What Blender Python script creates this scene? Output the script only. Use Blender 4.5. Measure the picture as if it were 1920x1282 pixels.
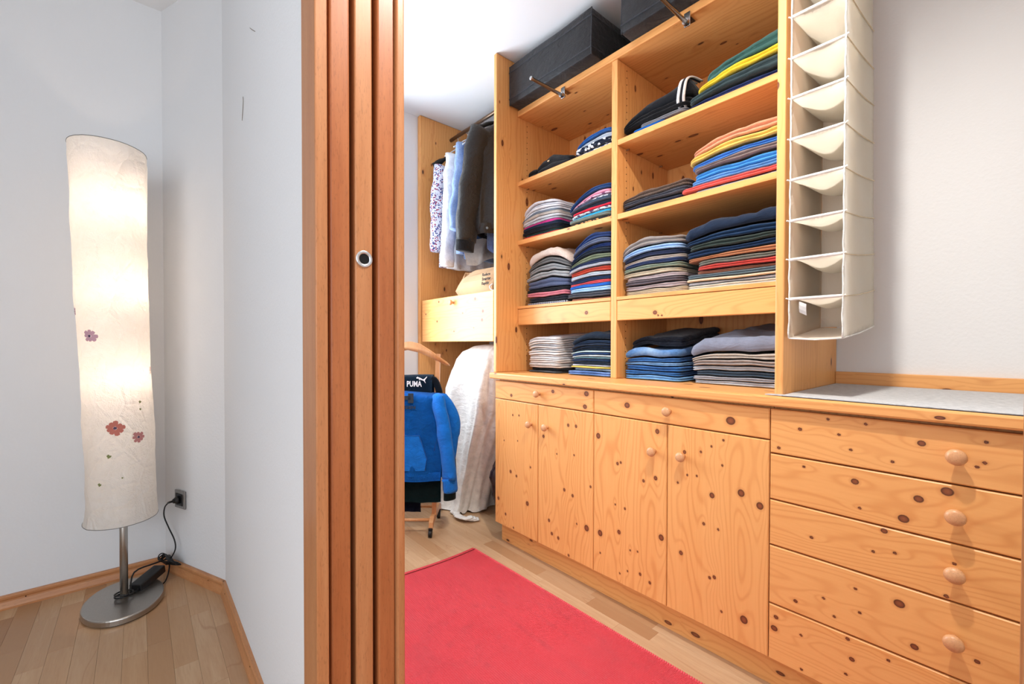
import bpy, bmesh, math, random
from mathutils import Vector, noise, Matrix
R = math.radians
for o in list(bpy.data.objects): bpy.data.objects.remove(o)
S = bpy.context.scene
C = S.collection

# ------------------------------------------------------------------ camera
cam_d = bpy.data.cameras.new('camera')
cam = bpy.data.objects.new('camera', cam_d); C.objects.link(cam); S.camera = cam
F, YAW, PIT, ROLL = 812.0, R(40.81), R(.745), R(-.095)
cam_d.sensor_width = 36; cam_d.lens = F/1920*36
cam_d.shift_y = 14.2/1920; cam_d.clip_start = .02
_f = Vector((math.sin(YAW)*math.cos(PIT), math.cos(YAW)*math.cos(PIT), -math.sin(PIT)))
_r = Vector((math.cos(YAW), -math.sin(YAW), 0)); _d = _f.cross(_r)
_r2 = _r*math.cos(ROLL)+_d*math.sin(ROLL); _d2 = -_r*math.sin(ROLL)+_d*math.cos(ROLL)
m = Matrix((_r2, -_d2, -_f)).transposed().to_4x4(); m.translation = (0, 0, 1.10)
cam.matrix_world = m

# ------------------------------------------------------------------ world, lights, exposure
W = bpy.data.worlds.new('world'); S.world = W; W.use_nodes = True
W.node_tree.nodes['Background'].inputs[0].default_value = (.75, .86, 1, 1)
W.node_tree.nodes['Background'].inputs[1].default_value = .6
S.view_settings.view_transform = 'Standard'; S.view_settings.look = 'None'
S.view_settings.gamma = 1; S.view_settings.exposure = 0.0
try: S.view_settings.use_curve_mapping = False
except Exception: pass

def area(name, loc, rot, sx, sy, power, col):
    l = bpy.data.lights.new(name, 'AREA'); l.shape = 'RECTANGLE'; l.size = sx; l.size_y = sy
    l.energy = power; l.color = col
    o = bpy.data.objects.new(name, l); C.objects.link(o); o.location = loc; o.rotation_euler = rot
    return o
# daylight through the window of the left room (behind the camera, to its left) and of the dressing room (far end)
area('daylight_room_window', (-2.15, -.95, 1.5), (0, R(-90), 0), 1.7, 2.8, 64, (.83, .91, 1))
area('added_room_back_fill', (-.9, -2.45, 1.5), (R(90), 0, 0), 2.0, 1.6, 18, (.83, .91, 1))  # added fill light on the back wall, softens the room's shadows
area('daylight_dressing_window', (.88, 2.72, 1.62), (R(-90), 0, 0), .74, 1.45, 47, (.78, .89, 1))
# ceiling spot of the dressing room, just inside its door
def lamp(name, loc, power, col, rad):
    l = bpy.data.lights.new(name, 'POINT'); l.energy = power; l.color = col; l.shadow_soft_size = rad
    o = bpy.data.objects.new(name, l); C.objects.link(o); o.location = loc; return o
sp = bpy.data.lights.new('ceiling_spot_light', 'SPOT'); sp.energy = 134; sp.color = (1, .95, .88); sp.shadow_soft_size = .035; sp.spot_size = R(162); sp.spot_blend = .9
so_ = bpy.data.objects.new('ceiling_spot_light', sp); C.objects.link(so_); so_.location = (.80, .36, 2.66)

# ------------------------------------------------------------------ helpers
def lin(c): return tuple(((v/255)/12.92 if v/255 <= .04045 else ((v/255+.055)/1.055)**2.4) for v in c)+(1,)
MATS = {}
class N:
    def __init__(s, name, rough=.6, spec=.35):
        s.m = bpy.data.materials.new(name); s.m.use_nodes = True; s.t = s.m.node_tree
        s.b = s.t.nodes['Principled BSDF']; s.b.inputs['Roughness'].default_value = rough
        s.b.inputs['Specular IOR Level'].default_value = spec
    def n(s, typ, **kw):
        x = s.t.nodes.new(typ)
        for k, v in kw.items():
            if k.startswith('_'): setattr(x, k[1:], v)
        return x
    def l(s, a, b): s.t.links.new(a, b)
    def val(s, sock, v):
        if hasattr(v, 'is_linked') or isinstance(v, bpy.types.NodeSocket): s.l(v, sock)
        else: sock.default_value = v
    def math(s, op, a, b=0.0, c=None, clamp=False):
        x = s.n('ShaderNodeMath', _operation=op, _use_clamp=clamp); s.val(x.inputs[0], a); s.val(x.inputs[1], b)
        if c is not None: s.val(x.inputs[2], c)
        return x.outputs[0]
    def mix(s, f, a, b, mode='MIX'):
        x = s.n('ShaderNodeMix', _data_type='RGBA', _blend_type=mode); s.val(x.inputs[0], f); s.val(x.inputs[6], a); s.val(x.inputs[7], b)
        return x.outputs[2]
    def ramp(s, f, pts, interp='LINEAR'):
        x = s.n('ShaderNodeValToRGB'); x.color_ramp.interpolation = interp; e = x.color_ramp.elements
        while len(e) < len(pts): e.new(.5)
        for i, (p, c) in enumerate(pts): e[i].position = p; e[i].color = c
        s.val(x.inputs[0], f); return x.outputs[0]
    def maprange(s, v, a, b, c, d):
        x = s.n('ShaderNodeMapRange'); s.val(x.inputs[0], v)
        for i, q in enumerate((a, b, c, d)): x.inputs[i+1].default_value = q
        return x.outputs[0]
    def coords(s, scale=(1, 1, 1), rnd=True):
        tc = s.n('ShaderNodeTexCoord'); v = tc.outputs['Object']
        if rnd:
            oi = s.n('ShaderNodeObjectInfo'); a = s.n('ShaderNodeVectorMath', _operation='SCALE'); a.inputs[0].default_value = (37.3, 21.7, 53.1)
            s.l(oi.outputs['Random'], a.inputs[3]); b = s.n('ShaderNodeVectorMath', _operation='ADD'); s.l(v, b.inputs[0]); s.l(a.outputs[0], b.inputs[1]); v = b.outputs[0]
        x = s.n('ShaderNodeVectorMath', _operation='MULTIPLY'); s.l(v, x.inputs[0]); x.inputs[1].default_value = scale
        return x.outputs[0]
    def noise(s, vec, scale, detail=3, rough=.55, dist=0):
        x = s.n('ShaderNodeTexNoise'); s.l(vec, x.inputs['Vector']); x.inputs['Scale'].default_value = scale
        x.inputs['Detail'].default_value = detail; x.inputs['Roughness'].default_value = rough; x.inputs['Distortion'].default_value = dist
        return x.outputs['Fac']
    def bump(s, h, strength=.3, dist=.002):
        x = s.n('ShaderNodeBump'); x.inputs['Strength'].default_value = strength; x.inputs['Distance'].default_value = dist
        s.val(x.inputs['Height'], h); s.l(x.outputs[0], s.b.inputs['Normal'])
    def color(s, c): s.val(s.b.inputs['Base Color'], c); return s.m

def wall_mat(name, rgb, bumpy=.25):
    k = N(name, .85, .2); v = k.coords(rnd=False)
    h = k.noise(v, 90, 4, .6)
    k.bump(h, bumpy, .004); return k.color(lin(rgb))

def pine_core(k, ph, kd, grainvec, across, tone=1.0):
    """pine colour from ring phase ph, knot distance kd (1 = rim of the knot)"""
    fine = k.noise(grainvec, 160, 3, .6)
    mid = k.noise(grainvec, 22, 2, .5)
    s = k.math('SINE', k.math('MULTIPLY', k.math('ADD', ph, k.math('MULTIPLY', mid, .35)), 6.2832))
    ring = k.math('POWER', k.math('MULTIPLY_ADD', s, .5, .5), 4.0)
    T = lambda r, g, b: lin((r*tone, g*tone, b*tone))
    c = k.mix(k.math('MULTIPLY', ring, .5), T(231, 167, 100), T(202, 124, 60))
    c = k.mix(k.maprange(fine, .35, .7, 0, .35), c, T(219, 148, 82))
    # glued strips differ a little in tint
    fl = k.math('FLOOR', k.math('MULTIPLY', across, 13.0)); wn = k.n('ShaderNodeTexWhiteNoise', _noise_dimensions='1D'); k.l(fl, wn.inputs['W'])
    c = k.mix(k.math('MULTIPLY', wn.outputs['Value'], .35), c, T(237, 178, 112))
    # knots
    halo = k.maprange(kd, 1.0, 1.9, .4, 0); c = k.mix(halo, c, T(186, 112, 58))
    kc = k.ramp(kd, [(.0, T(150, 88, 52)), (.7, T(120, 66, 40)), (.93, T(74, 38, 24)), (1.0, T(60, 30, 20))])
    c = k.mix(k.maprange(kd, .92, 1.12, 1, 0), c, kc)
    k.bump(k.math('ADD', fine, k.math('MULTIPLY', ring, .4)), .12, .0012)
    return c

def pine(name, axis, tone=1.0, knots=.34):
    k = N(name, .42, .4); g = [1, 1, 1]; g[axis] = .07
    v = k.coords(tuple(g)); sep = k.n('ShaderNodeSeparateXYZ'); k.l(v, sep.inputs[0])
    oth = [i for i in range(3) if i != axis]; across = k.math('ADD', sep.outputs[oth[0]], sep.outputs[oth[1]])
    g2 = [17, 17, 17]; g2[axis] = 7.5
    vk = k.coords(tuple(g2)); vo = k.n('ShaderNodeTexVoronoi'); k.l(vk, vo.inputs['Vector']); vo.inputs['Scale'].default_value = 1
    sc = k.n('ShaderNodeSeparateColor'); k.l(vo.outputs['Color'], sc.inputs[0])
    on = k.math('GREATER_THAN', sc.outputs[0], knots)
    rad = k.math('MULTIPLY_ADD', sc.outputs[1], .13, .055)
    kd = k.math('DIVIDE', vo.outputs['Distance'], rad)
    kd = k.math('ADD', kd, k.math('MULTIPLY', k.math('SUBTRACT', 1.0, on), 10))
    big = k.noise(v, 5, 2, .5)
    ph = k.math('ADD', k.math('MULTIPLY', across, 42), k.math('MULTIPLY', big, 9))
    ph = k.math('ADD', ph, k.math('DIVIDE', 1.6, k.math('ADD', 1.0, k.math('MULTIPLY', kd, k.math('MULTIPLY', kd, .25)))))
    return k.color(pine_core(k, ph, kd, v, across, tone))

def pine_field(name, axis, tone=1.0):
    k = N(name, .40, .4); g = [1, 1, 1]; g[axis] = .07
    v = k.coords(tuple(g)); sep = k.n('ShaderNodeSeparateXYZ'); k.l(v, sep.inputs[0])
    oth = 2 if axis == 1 else 1
    a = k.n('ShaderNodeAttribute', _attribute_name='ph'); b = k.n('ShaderNodeAttribute', _attribute_name='kd')
    return k.color(pine_core(k, a.outputs['Fac'], b.outputs['Fac'], v, sep.outputs[oth], tone))

def beech(name, axis, rgb, rgb2, rough=.38):
    k = N(name, rough, .45); g = [1, 1, 1]; g[axis] = .06; v = k.coords(tuple(g))
    n1 = k.noise(v, 40, 3, .6); n2 = k.noise(v, 260, 2, .6); g3 = [1, 1, 1]; g3[axis] = .2
    fl = k.noise(k.coords(tuple(g3)), 420, 1, .5)
    c = k.mix(k.maprange(n1, .3, .7, 0, 1), lin(rgb), lin(rgb2)); c = k.mix(k.maprange(n2, .45, .75, 0, .25), c, lin([x*.78 for x in rgb2]))
    c = k.mix(k.maprange(fl, .6, .72, 0, .35), c, lin([x*.72 for x in rgb2])); k.bump(n2, .06, .0008); return k.color(c)

def fabric(rgb, kind='plain', rgb2=None):
    key = (tuple(rgb), kind, tuple(rgb2) if rgb2 else None)
    if key in MATS: return MATS[key]
    k = N('fabric_%s_%d_%d_%d' % ((kind,)+tuple(rgb)), .92, .12); v = k.coords()
    base = lin(rgb); n1 = k.noise(v, 25, 3, .6); n2 = k.noise(v, 420, 2, .7)
    dark = lin([x*.80 for x in rgb]); c = k.mix(k.maprange(n1, .35, .7, 0, .5), base, dark)
    hgt = k.math('ADD', n2, k.math('MULTIPLY', n1, 1.5))
    if kind == 'denim':
        n3 = k.noise(k.coords((1, 1, 1)), 9, 3, .65); c = k.mix(k.maprange(n3, .42, .68, 0, .8), c, lin(rgb2 or [min(255, x+55) for x in rgb]))
        c = k.mix(k.maprange(k.noise(k.coords((30, 30, 250)), 3, 2), .45, .7, 0, .3), c, lin([min(255, x+60) for x in rgb]))
    elif kind == 'knit':
        c = k.mix(k.maprange(n2, .4, .65, 0, .55), c, lin([min(255, x*1.25+12) for x in rgb])); 
        w = k.n('ShaderNodeTexWave', _bands_direction='Y'); k.l(v, w.inputs[0]); w.inputs['Scale'].default_value = 70; w.inputs['Distortion'].default_value = 2
        hgt = k.math('ADD', hgt, k.math('MULTIPLY', w.outputs['Fac'], .8))
    elif kind == 'cord':
        w = k.n('ShaderNodeTexWave', _bands_direction='Y'); k.l(v, w.inputs[0]); w.inputs['Scale'].default_value = 62; w.inputs['Distortion'].default_value = .6
        c = k.mix(k.math('MULTIPLY', w.outputs['Fac'], .6), c, lin([x*.6 for x in rgb])); hgt = k.math('MULTIPLY', w.outputs['Fac'], 2)
    elif kind == 'stripe':
        w = k.n('ShaderNodeTexWave', _bands_direction='Y'); k.l(v, w.inputs[0]); w.inputs['Scale'].default_value = 22
        c = k.mix(k.math('GREATER_THAN', w.outputs['Fac'], .55), c, lin(rgb2))
    elif kind in ('print', 'floral'):
        vo = k.n('ShaderNodeTexVoronoi'); k.l(k.coords((1, 1, 1)), vo.inputs['Vector']); vo.inputs['Scale'].default_value = 95 if kind == 'floral' else 60
        sc = k.n('ShaderNodeSeparateColor'); k.l(vo.outputs['Color'], sc.inputs[0])
        c2 = k.mix(k.math('GREATER_THAN', sc.outputs[1], .55), lin(rgb2), lin((150, 70, 95)) if kind == 'floral' else lin(rgb2))
        f = k.math('MULTIPLY', k.math('GREATER_THAN', sc.outputs[0], .35 if kind == 'floral' else .5), k.math('LESS_THAN', vo.outputs['Distance'], .55))
        c = k.mix(f, c, c2)
    elif kind == 'shell':
        k.b.inputs['Roughness'].default_value = .48; k.b.inputs['Specular IOR Level'].default_value = .35; hgt = k.math('ADD', hgt, k.math('MULTIPLY', k.noise(v, 7, 4, .6, 1.2), 6))
    k.b.inputs['Sheen Weight'].default_value = .12
    cre = k.noise(k.coords((1, .55, 1.3)), 21, 3, .55, 1.4)
    k.bump(k.math('ADD', hgt, k.math('MULTIPLY', cre, 5)), .42, .0035)
    MATS[key] = k.color(c); return MATS[key]

def plain(name, rgb, rough=.5, metal=0, spec=.4, bump=None):
    if name in MATS: return MATS[name]
    k = N(name, rough, spec); k.b.inputs['Metallic'].default_value = metal
    v = k.coords(); n = k.noise(v, bump[0] if bump else 60, 3)
    c = k.mix(k.maprange(n, .35, .7, 0, .35), lin(rgb), lin([x*.86 for x in rgb]))
    if bump: k.bump(n, bump[1], .002)
    MATS[name] = k.color(c); return MATS[name]

# ------------------------------------------------------------------ object helpers
def wloc(o):
    p = Vector((0, 0, 0))
    while o: p += o.location; o = o.parent
    return p
def link(name, me, mat, parent=None, smooth=False, loc=None):
    """me holds world coordinates; the object's origin is put at loc (or the parent's origin)"""
    base = wloc(parent) if parent else Vector((0, 0, 0))
    o = bpy.data.objects.new(name, me); C.objects.link(o)
    org = Vector(loc) if loc is not None else base
    me.transform(Matrix.Translation(-org))
    o.location = org-base
    if parent: o.parent = parent
    if mat: me.materials.append(mat)
    if smooth:
        for p in me.polygons: p.use_smooth = True
    return o
def obj(name, bm, mat, parent=None, smooth=False, loc=None):
    me = bpy.data.meshes.new(name); bmesh.ops.recalc_face_normals(bm, faces=bm.faces); bm.to_mesh(me); bm.free()
    return link(name, me, mat, parent, smooth, loc)
def thing(name, label, cat, loc, group=None):
    o = bpy.data.objects.new(name, None); C.objects.link(o); o.location = loc; o.empty_display_size = .05
    return tag(o, label, cat, group)
def tag(o, label, cat, group=None):
    o['label'] = label; o['category'] = cat
    if group: o['group'] = group
    return o
def struct(o, label=None):
    o['kind'] = 'structure'
    if label: o['label'] = label
    return o
def cen(bm):
    vs = [v.co for v in bm.verts]
    return [(min(v[i] for v in vs)+max(v[i] for v in vs))/2 for i in range(3)]
def box(x0, x1, y0, y1, z0, z1, bev=0.0, seg=2, bm=None):
    b = bmesh.new(); bmesh.ops.create_cube(b, size=1)
    for v in b.verts: v.co = Vector((x0+(v.co.x+.5)*(x1-x0), y0+(v.co.y+.5)*(y1-y0), z0+(v.co.z+.5)*(z1-z0)))
    if bev: bmesh.ops.bevel(b, geom=list(b.edges), offset=bev, segments=seg, affect='EDGES', profile=.5)
    if bm is None: return b
    me = bpy.data.meshes.new('t'); b.to_mesh(me); b.free(); bm.from_mesh(me); bpy.data.meshes.remove(me); return bm
def board(name, x0, x1, y0, y1, z0, z1, mat, parent, bev=.003, **kw):
    b = box(x0, x1, y0, y1, z0, z1, bev); return obj(name, b, mat, parent, loc=cen(b), **kw)
def catmull(pts, n):
    P = [Vector(p) for p in pts]; P = [P[0]*2-P[1]]+P+[P[-1]*2-P[-2]]; out = []
    for i in range(1, len(P)-2):
        for j in range(n):
            t = j/n; a, b, c, d = P[i-1:i+3]
            out.append(.5*((2*b)+(c-a)*t+(2*a-5*b+4*c-d)*t*t+(3*b-a-3*c+d)*t**3))
    out.append(P[-2]); return out
def tube(path, rad, n=8, bm=None, cap=True):
    bm = bm or bmesh.new(); path = [Vector(p) for p in path]; rings = []; up = Vector((0, 0, 1)); prev = None
    for i, p in enumerate(path):
        d = (path[min(i+1, len(path)-1)]-path[max(i-1, 0)]).normalized()
        a = prev-d*prev.dot(d) if prev is not None else (up.cross(d) if abs(d.z) < .9 else Vector((1, 0, 0)).cross(d))
        a.normalize(); prev = a; b = d.cross(a); r = rad[i] if isinstance(rad, (list, tuple)) else rad
        ra, rb = r if isinstance(r, (list, tuple)) else (r, r)
        rings.append([bm.verts.new(p+a*ra*math.cos(2*math.pi*j/n)+b*rb*math.sin(2*math.pi*j/n)) for j in range(n)])
    for i in range(len(rings)-1):
        for j in range(n): bm.faces.new((rings[i][j], rings[i][(j+1) % n], rings[i+1][(j+1) % n], rings[i+1][j]))
    if cap: bm.faces.new(rings[0][::-1]); bm.faces.new(rings[-1])
    return bm
def loft(loops, capa=True, capb=True, bm=None):
    bm = bm or bmesh.new(); rings = [[bm.verts.new(p) for p in l] for l in loops]; n = len(rings[0])
    for i in range(len(rings)-1):
        for j in range(n): bm.faces.new((rings[i][j], rings[i][(j+1) % n], rings[i+1][(j+1) % n], rings[i+1][j]))
    if capa: bm.faces.new(rings[0][::-1])
    if capb: bm.faces.new(rings[-1])
    return bm
def lathe(prof, org, axis, n=20, bm=None):
    """prof: (distance along axis, radius)"""
    ax = Vector(axis).normalized(); a = ax.orthogonal().normalized(); b = ax.cross(a)
    return loft([[Vector(org)+ax*h+a*r*math.cos(2*math.pi*j/n)+b*r*math.sin(2*math.pi*j/n) for j in range(n)] for h, r in prof], bm=bm)
def prism(pts, v):
    """closed polygon extruded along vector v"""
    bm = bmesh.new(); a = [bm.verts.new(p) for p in pts]; b = [bm.verts.new(Vector(p)+Vector(v)) for p in pts]; n = len(a)
    bm.faces.new(a); bm.faces.new(b[::-1])
    for i in range(n): bm.faces.new((a[i], a[(i+1) % n], b[(i+1) % n], b[i]))
    return bm
def grid(nu, nv, fn, thick=None):
    bm = bmesh.new(); V = [[bm.verts.new(fn(i/nu, j/nv)) for j in range(nv+1)] for i in range(nu+1)]
    for i in range(nu):
        for j in range(nv): bm.faces.new((V[i][j], V[i+1][j], V[i+1][j+1], V[i][j+1]))
    if thick: bmesh.ops.solidify(bm, geom=bm.faces[:], thickness=thick)
    return bm
def text_mesh(body, size, spacing=1.0, bold=0.0, extrude=.0006):
    cu = bpy.data.curves.new('t', 'FONT'); cu.body = body; cu.size = size; cu.extrude = extrude; cu.offset = bold; cu.space_character = spacing; cu.resolution_u = 2
    o = bpy.data.objects.new('t', cu); C.objects.link(o); bpy.context.view_layer.update()
    me = bpy.data.meshes.new_from_object(o.evaluated_get(bpy.context.evaluated_depsgraph_get()))
    bpy.data.objects.remove(o); return me
def nz(x, y, z): return noise.noise(Vector((x, y, z)))

# ------------------------------------------------------------------ materials
M_wall = wall_mat('white_plaster', (228, 229, 230)); M_ceil = wall_mat('ceiling_paint', (234, 236, 238), .1)
M_px, M_py, M_pz = pine('pine_x', 0), pine('pine_y', 1), pine('pine_z', 2)
M_fy, M_fz = pine_field('pine_front_y', 1), pine_field('pine_front_z', 2)
M_knob = beech('pine_knob', 0, (216, 164, 118), (202, 146, 100)); M_edge = beech('pine_edge', 2, (226, 178, 122), (216, 164, 106))
M_bz = beech('beech_z', 2, (174, 106, 62), (158, 90, 49)); M_bzl = beech('beech_light_z', 2, (186, 128, 84), (174, 112, 68))
M_by = beech('beech_y', 1, (200, 142, 94), (184, 122, 76)); M_bx = beech('beech_x', 0, (200, 142, 94), (184, 122, 76))
M_val = beech('valet_beech', 2, (214, 160, 112), (200, 142, 94))
M_steel = plain('brushed_steel', (176, 172, 166), .34, 1, .5, (300, .08)); M_chrome = plain('satin_chrome', (190, 188, 186), .22, 1)
M_black = plain('black_plastic', (18, 18, 20), .4); M_dark = plain('slot_shade_nail', (20, 11, 7), 1.0, 0, .0)
M_hole = plain('black_hole', (4, 4, 5), .9)
def floor_mat():
    k = N('parquet_stave', .36, .45); oi = k.n('ShaderNodeObjectInfo'); g = k.n('ShaderNodeNewGeometry')
    rnd = k.math('FRACT', k.math('ADD', oi.outputs['Random'], g.outputs['Random Per Island']))
    v = k.coords((1, .06, 1)); n1 = k.noise(v, 30, 3, .6, .6); n2 = k.noise(v, 240, 2, .6)
    vb = k.coords((1, .10, 1)); n3 = k.noise(vb, 7, 1, .4, .5)
    c = k.ramp(rnd, [(0, lin((184, 146, 110))), (.3, lin((202, 168, 132))), (.6, lin((194, 156, 118))), (.85, lin((174, 132, 94))), (1, lin((162, 118, 82)))])
    c = k.mix(k.maprange(n1, .35, .7, 0, .5), c, lin((176, 134, 96))); c = k.mix(k.maprange(n2, .45, .75, 0, .3), c, lin((166, 124, 88)))
    c = k.mix(k.maprange(k.math('ABSOLUTE', k.math('SUBTRACT', n3, .5)), 0, .004, .35, 0), c, lin((150, 98, 62)))
    k.bump(n2, .04, .0006); return k.color(c)
M_floor = floor_mat()

# ------------------------------------------------------------------ setting
CEIL = 2.71
struct(board('wall_left', -2.3, .30, 2.722, 2.85, 0, CEIL, M_wall, None, 0))
struct(obj('wall_oblique', prism([(.093, 2.73, 0), (.285, 2.26, 0), (.45, 2.26, 0), (.45, 2.78, 0), (.093, 2.78, 0)], (0, 0, CEIL)), M_wall))
part_w = struct(board('wall_partition', .285, .45, 1.006, 2.262, 0, CEIL, M_wall, None, 0))
struct(board('wall_partition_near', .285, .45, -2.5, -.0925, 0, CEIL, M_wall, None, 0))
struct(board('wall_above_door', .285, .45, -.0925, 1.006, 2.12, CEIL, M_wall, None, 0))
struct(board('wall_far', .45, 2.26, 2.782, 2.92, 0, CEIL, M_wall, None, 0))
struct(board('wall_right', 2.132, 2.26, -1.3, 2.782, 0, CEIL, M_wall, None, 0))
struct(board('wall_near_right', .45, 2.26, -1.42, -1.3, 0, CEIL, M_wall, None, 0))
struct(board('wall_room_side', -2.3, -2.2, -2.5, 2.722, 0, CEIL, M_wall, None, 0))
struct(board('wall_room_back', -2.3, .45, -2.6, -2.5, 0, CEIL, M_wall, None, 0))
struct(board('ceiling', -2.3, 2.26, -2.6, 2.92, CEIL, CEIL+.1, M_ceil, None, 0))
# dressing-room window at the far end (beside the jamb), round the daylight
win = struct(board('window_1', .46, 1.31, 2.775, 2.781, .82, 2.42, plain('window_white', (235, 236, 238), .4), None, 0))
for a in ((.46, .51, .82, 2.42), (1.25, 1.31, .82, 2.42), (.51, 1.25, .82, .88), (.51, 1.25, 2.36, 2.42)):
    board('window_frame', a[0], a[1], 2.70, 2.775, a[2], a[3], plain('window_white', (235, 236, 238), .4), win, .003)

# floor: sub-floor with every stave in view as its own piece
floor = struct(board('floor', -2.3, 2.2, -2.6, 2.85, -.03, -.012, plain('joint_dark', (160, 120, 86), .8), None, 0))
def stave_mesh(w, l):
    bm = bmesh.new(); e = .0004; g = .0001
    lo = [bm.verts.new((x, y, -.012)) for x, y in ((g, g), (w-g, g), (w-g, l-g), (g, l-g))]
    mi = [bm.verts.new((x, y, -.0008)) for x, y in ((g, g), (w-g, g), (w-g, l-g), (g, l-g))]
    up = [bm.verts.new((x, y, 0)) for x, y in ((e, e), (w-e, e), (w-e, l-e), (e, l-e))]
    for A, B in ((lo, mi), (mi, up)):
        for i in range(4): bm.faces.new((A[i], A[(i+1) % 4], B[(i+1) % 4], B[i]))
    bm.faces.new(up); bm.faces.new(lo[::-1]); return bm
SW = .0672; LEN = (.30, .36, .42, .48)
smesh = {}
for L in LEN:
    me = bpy.data.meshes.new('floor_stave'); b = stave_mesh(SW, L); b.to_mesh(me); b.free(); me.materials.append(M_floor); smesh[L] = me
rest = bmesh.new(); rng = random.Random(5); ns = 0
def in_view(x, y, L):
    xm, ym = x+SW/2, y+L/2
    if -1.05 < x and xm < .28 and y+L > 1.2 and y < 2.72: return True
    if .9 < xm < 2.1 and y+L > 1.86 and y < 2.78: return True
    return 1.28 < x+SW and x < 1.56 and y+L > .1 and y < 1.95
x = -2.2
while x < 2.13:
    y = -2.5-rng.random()*.4
    while y < 2.78:
        L = rng.choice(LEN)
        if in_view(x, y, L) and ns < 300:
            o = bpy.data.objects.new('floor_stave', smesh[L]); C.objects.link(o); o.parent = floor
            o.location = Vector((x, y, 0))-wloc(floor); ns += 1
        elif y+L > -2.5:
            b = stave_mesh(SW, L); bmesh.ops.translate(b, verts=b.verts, vec=(x, y, 0)); me = bpy.data.meshes.new('t'); b.to_mesh(me); b.free(); rest.from_mesh(me); bpy.data.meshes.remove(me)
        y += L
    x += SW
o = obj('floor_staves', rest, M_floor, floor); o['kind'] = 'stuff'

# baseboards: moulded beech strips
def baseboard(name, a, b, nrm, mat, nails):
    a, b, nrm = Vector(a), Vector(b), Vector(nrm)
    prof = [(0, 0), (.020, 0), (.020, .008), (.017, .016), (.0125, .030), (.012, .036), (.015, .043), (.015, .050), (.011, .056), (0, .056)]
    d = (b-a); t = d.normalized()
    def sec(p, cut): return [p+nrm*q+t*(cut*q)+Vector((0, 0, h)) for q, h in prof]
    bm = loft([sec(a, nails[1]), sec(b, nails[2])]); o = struct(obj(name, bm, mat, None))
    for s in nails[0]:
        p = a+d*s+nrm*.0125+Vector((0, 0, .034)); obj('nail', lathe([(0, .0022), (.0012, .0022)], p, nrm, 8), M_dark, o)
    return o
obl_t = Vector((.285-.093, 2.26-2.722, 0)).normalized(); obl_n = Vector((obl_t.y, -obl_t.x, 0))
baseboard('baseboard_left', (-2.2, 2.722, 0), (.093, 2.722, 0), (0, -1, 0), M_bx, ([.93, .985, .8], 0, -.66))
baseboard('baseboard_oblique', (.093, 2.722, 0), (.285, 2.26, 0), obl_n, M_by, ([.12, .78], .66, .22))
baseboard('baseboard_partition', (.285, 2.26, 0), (.285, 1.012, 0), (-1, 0, 0), M_by, ([.06, .5], -.22, 0))

# door opening: beech frame with the sliding door in its pocket
fr = struct(board('trim_1', .276, .29, .93, .94, 0.002, .01, M_bz, None, 0)); fr['label'] = 'beech door lining with architraves and pocket slot'
def jamb(y, s, par):
    def b(n, x0, x1, d0, d1, mt, bev=.0025): board(n, x0, x1, min(y+s*d0, y+s*d1), max(y+s*d0, y+s*d1), 0, 2.12, mt, par, bev)
    b('architrave', .270, .2945, 0, .093, M_bzl); b('lining_strip', .302, .3435, .010, .05, M_bz, .004)
    b('lining_back', .2945, .302, .022, .05, M_bzl); b('lining_strip', .4055, .4465, .012, .05, M_bz, .004)
    b('architrave', .4465, .4665, .002, .09, M_bzl, .004); b('slot_shade_back', .3436, .4054, .080, .089, M_dark, 0); b('slot_shade_side', .3436, .3450, .046, .080, M_dark, 0); b('slot_shade_side', .4040, .4054, .046, .080, M_dark, 0)  # near-black slot pieces paint in the shade inside the door pocket
jamb(.916, 1, fr); jamb(-.0032, -1, fr)
board('head_architrave', .270, .2945, -.0962, 1.009, 2.12, 2.21, M_by, fr); board('head_architrave', .4465, .4665, -.0962, 1.009, 2.12, 2.21, M_by, fr)
board('head_lining', .2945, .4465, -.0962, 1.009, 2.10, 2.12, M_by, fr)
sd = thing('sliding_door', 'beech edge of a sliding door pushed into its wall pocket, round finger pull', 'door', (.376, .93, 0))
board('door_leaf', .3555, .3945, .930, .9955, .008, 2.09, M_bzl, sd, .003)
pb = lathe([(-.001, .0185), (.0012, .0185), (.0022, .0172), (.0022, .0118), (-.0005, .0112)], (.3755, .930, 1.285), (0, -1, 0), 32)
o = obj('finger_pull', pb, plain('pull_steel', (216, 220, 224), .3, .9), sd, True); o['label'] = 'round satin steel finger pull'
obj('pull_hole', lathe([(0, .0112), (.0008, .0112)], (.3755, .9296, 1.285), (0, -1, 0), 24), M_hole, o)

# two short dark hairs on the partition wall
for nm, pts in (('wall_hair', [(.2845, 1.644, 2.132), (.2835, 1.61, 2.108), (.2845, 1.565, 2.078)]), ('wall_hair', [(.2845, 1.772, 1.963), (.2835, 1.765, 1.935), (.2845, 1.792, 1.888)])):
    o = obj(nm, tube(catmull(pts, 4), .0009, 5), plain('hair_brown', (110, 92, 70), .7), part_w)

# wall socket on the oblique wall
def obl(u, z, d=0): return Vector((.093, 2.722, 0))+obl_t*u+obl_n*d+Vector((0, 0, z))
def obl_box(u0, u1, z0, z1, d0, d1, bev=.002):
    b = box(u0, u1, -d1, -d0, z0, z1, bev, 3)
    for v in b.verts: v.co = obl(v.co.x, v.co.z, -v.co.y)
    return b
so = thing('wall_socket', 'grey-framed black power socket low on the white wall by the lamp', 'socket', obl(.15, .36, 0))
obj('frame', obl_box(.107, .193, .316, .402, 0, .008, .004), plain('socket_grey', (150, 148, 146), .35, .6), so)
obj('insert', obl_box(.122, .178, .331, .387, .004, .011, .002), M_black, so)
obj('socket_well', lathe([(0, .021), (.0022, .021), (.0024, .0185), (.0005, .018)], obl(.15, .359, .0105), obl_n, 24), plain('well_black', (8, 8, 9), .5), so)

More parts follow.
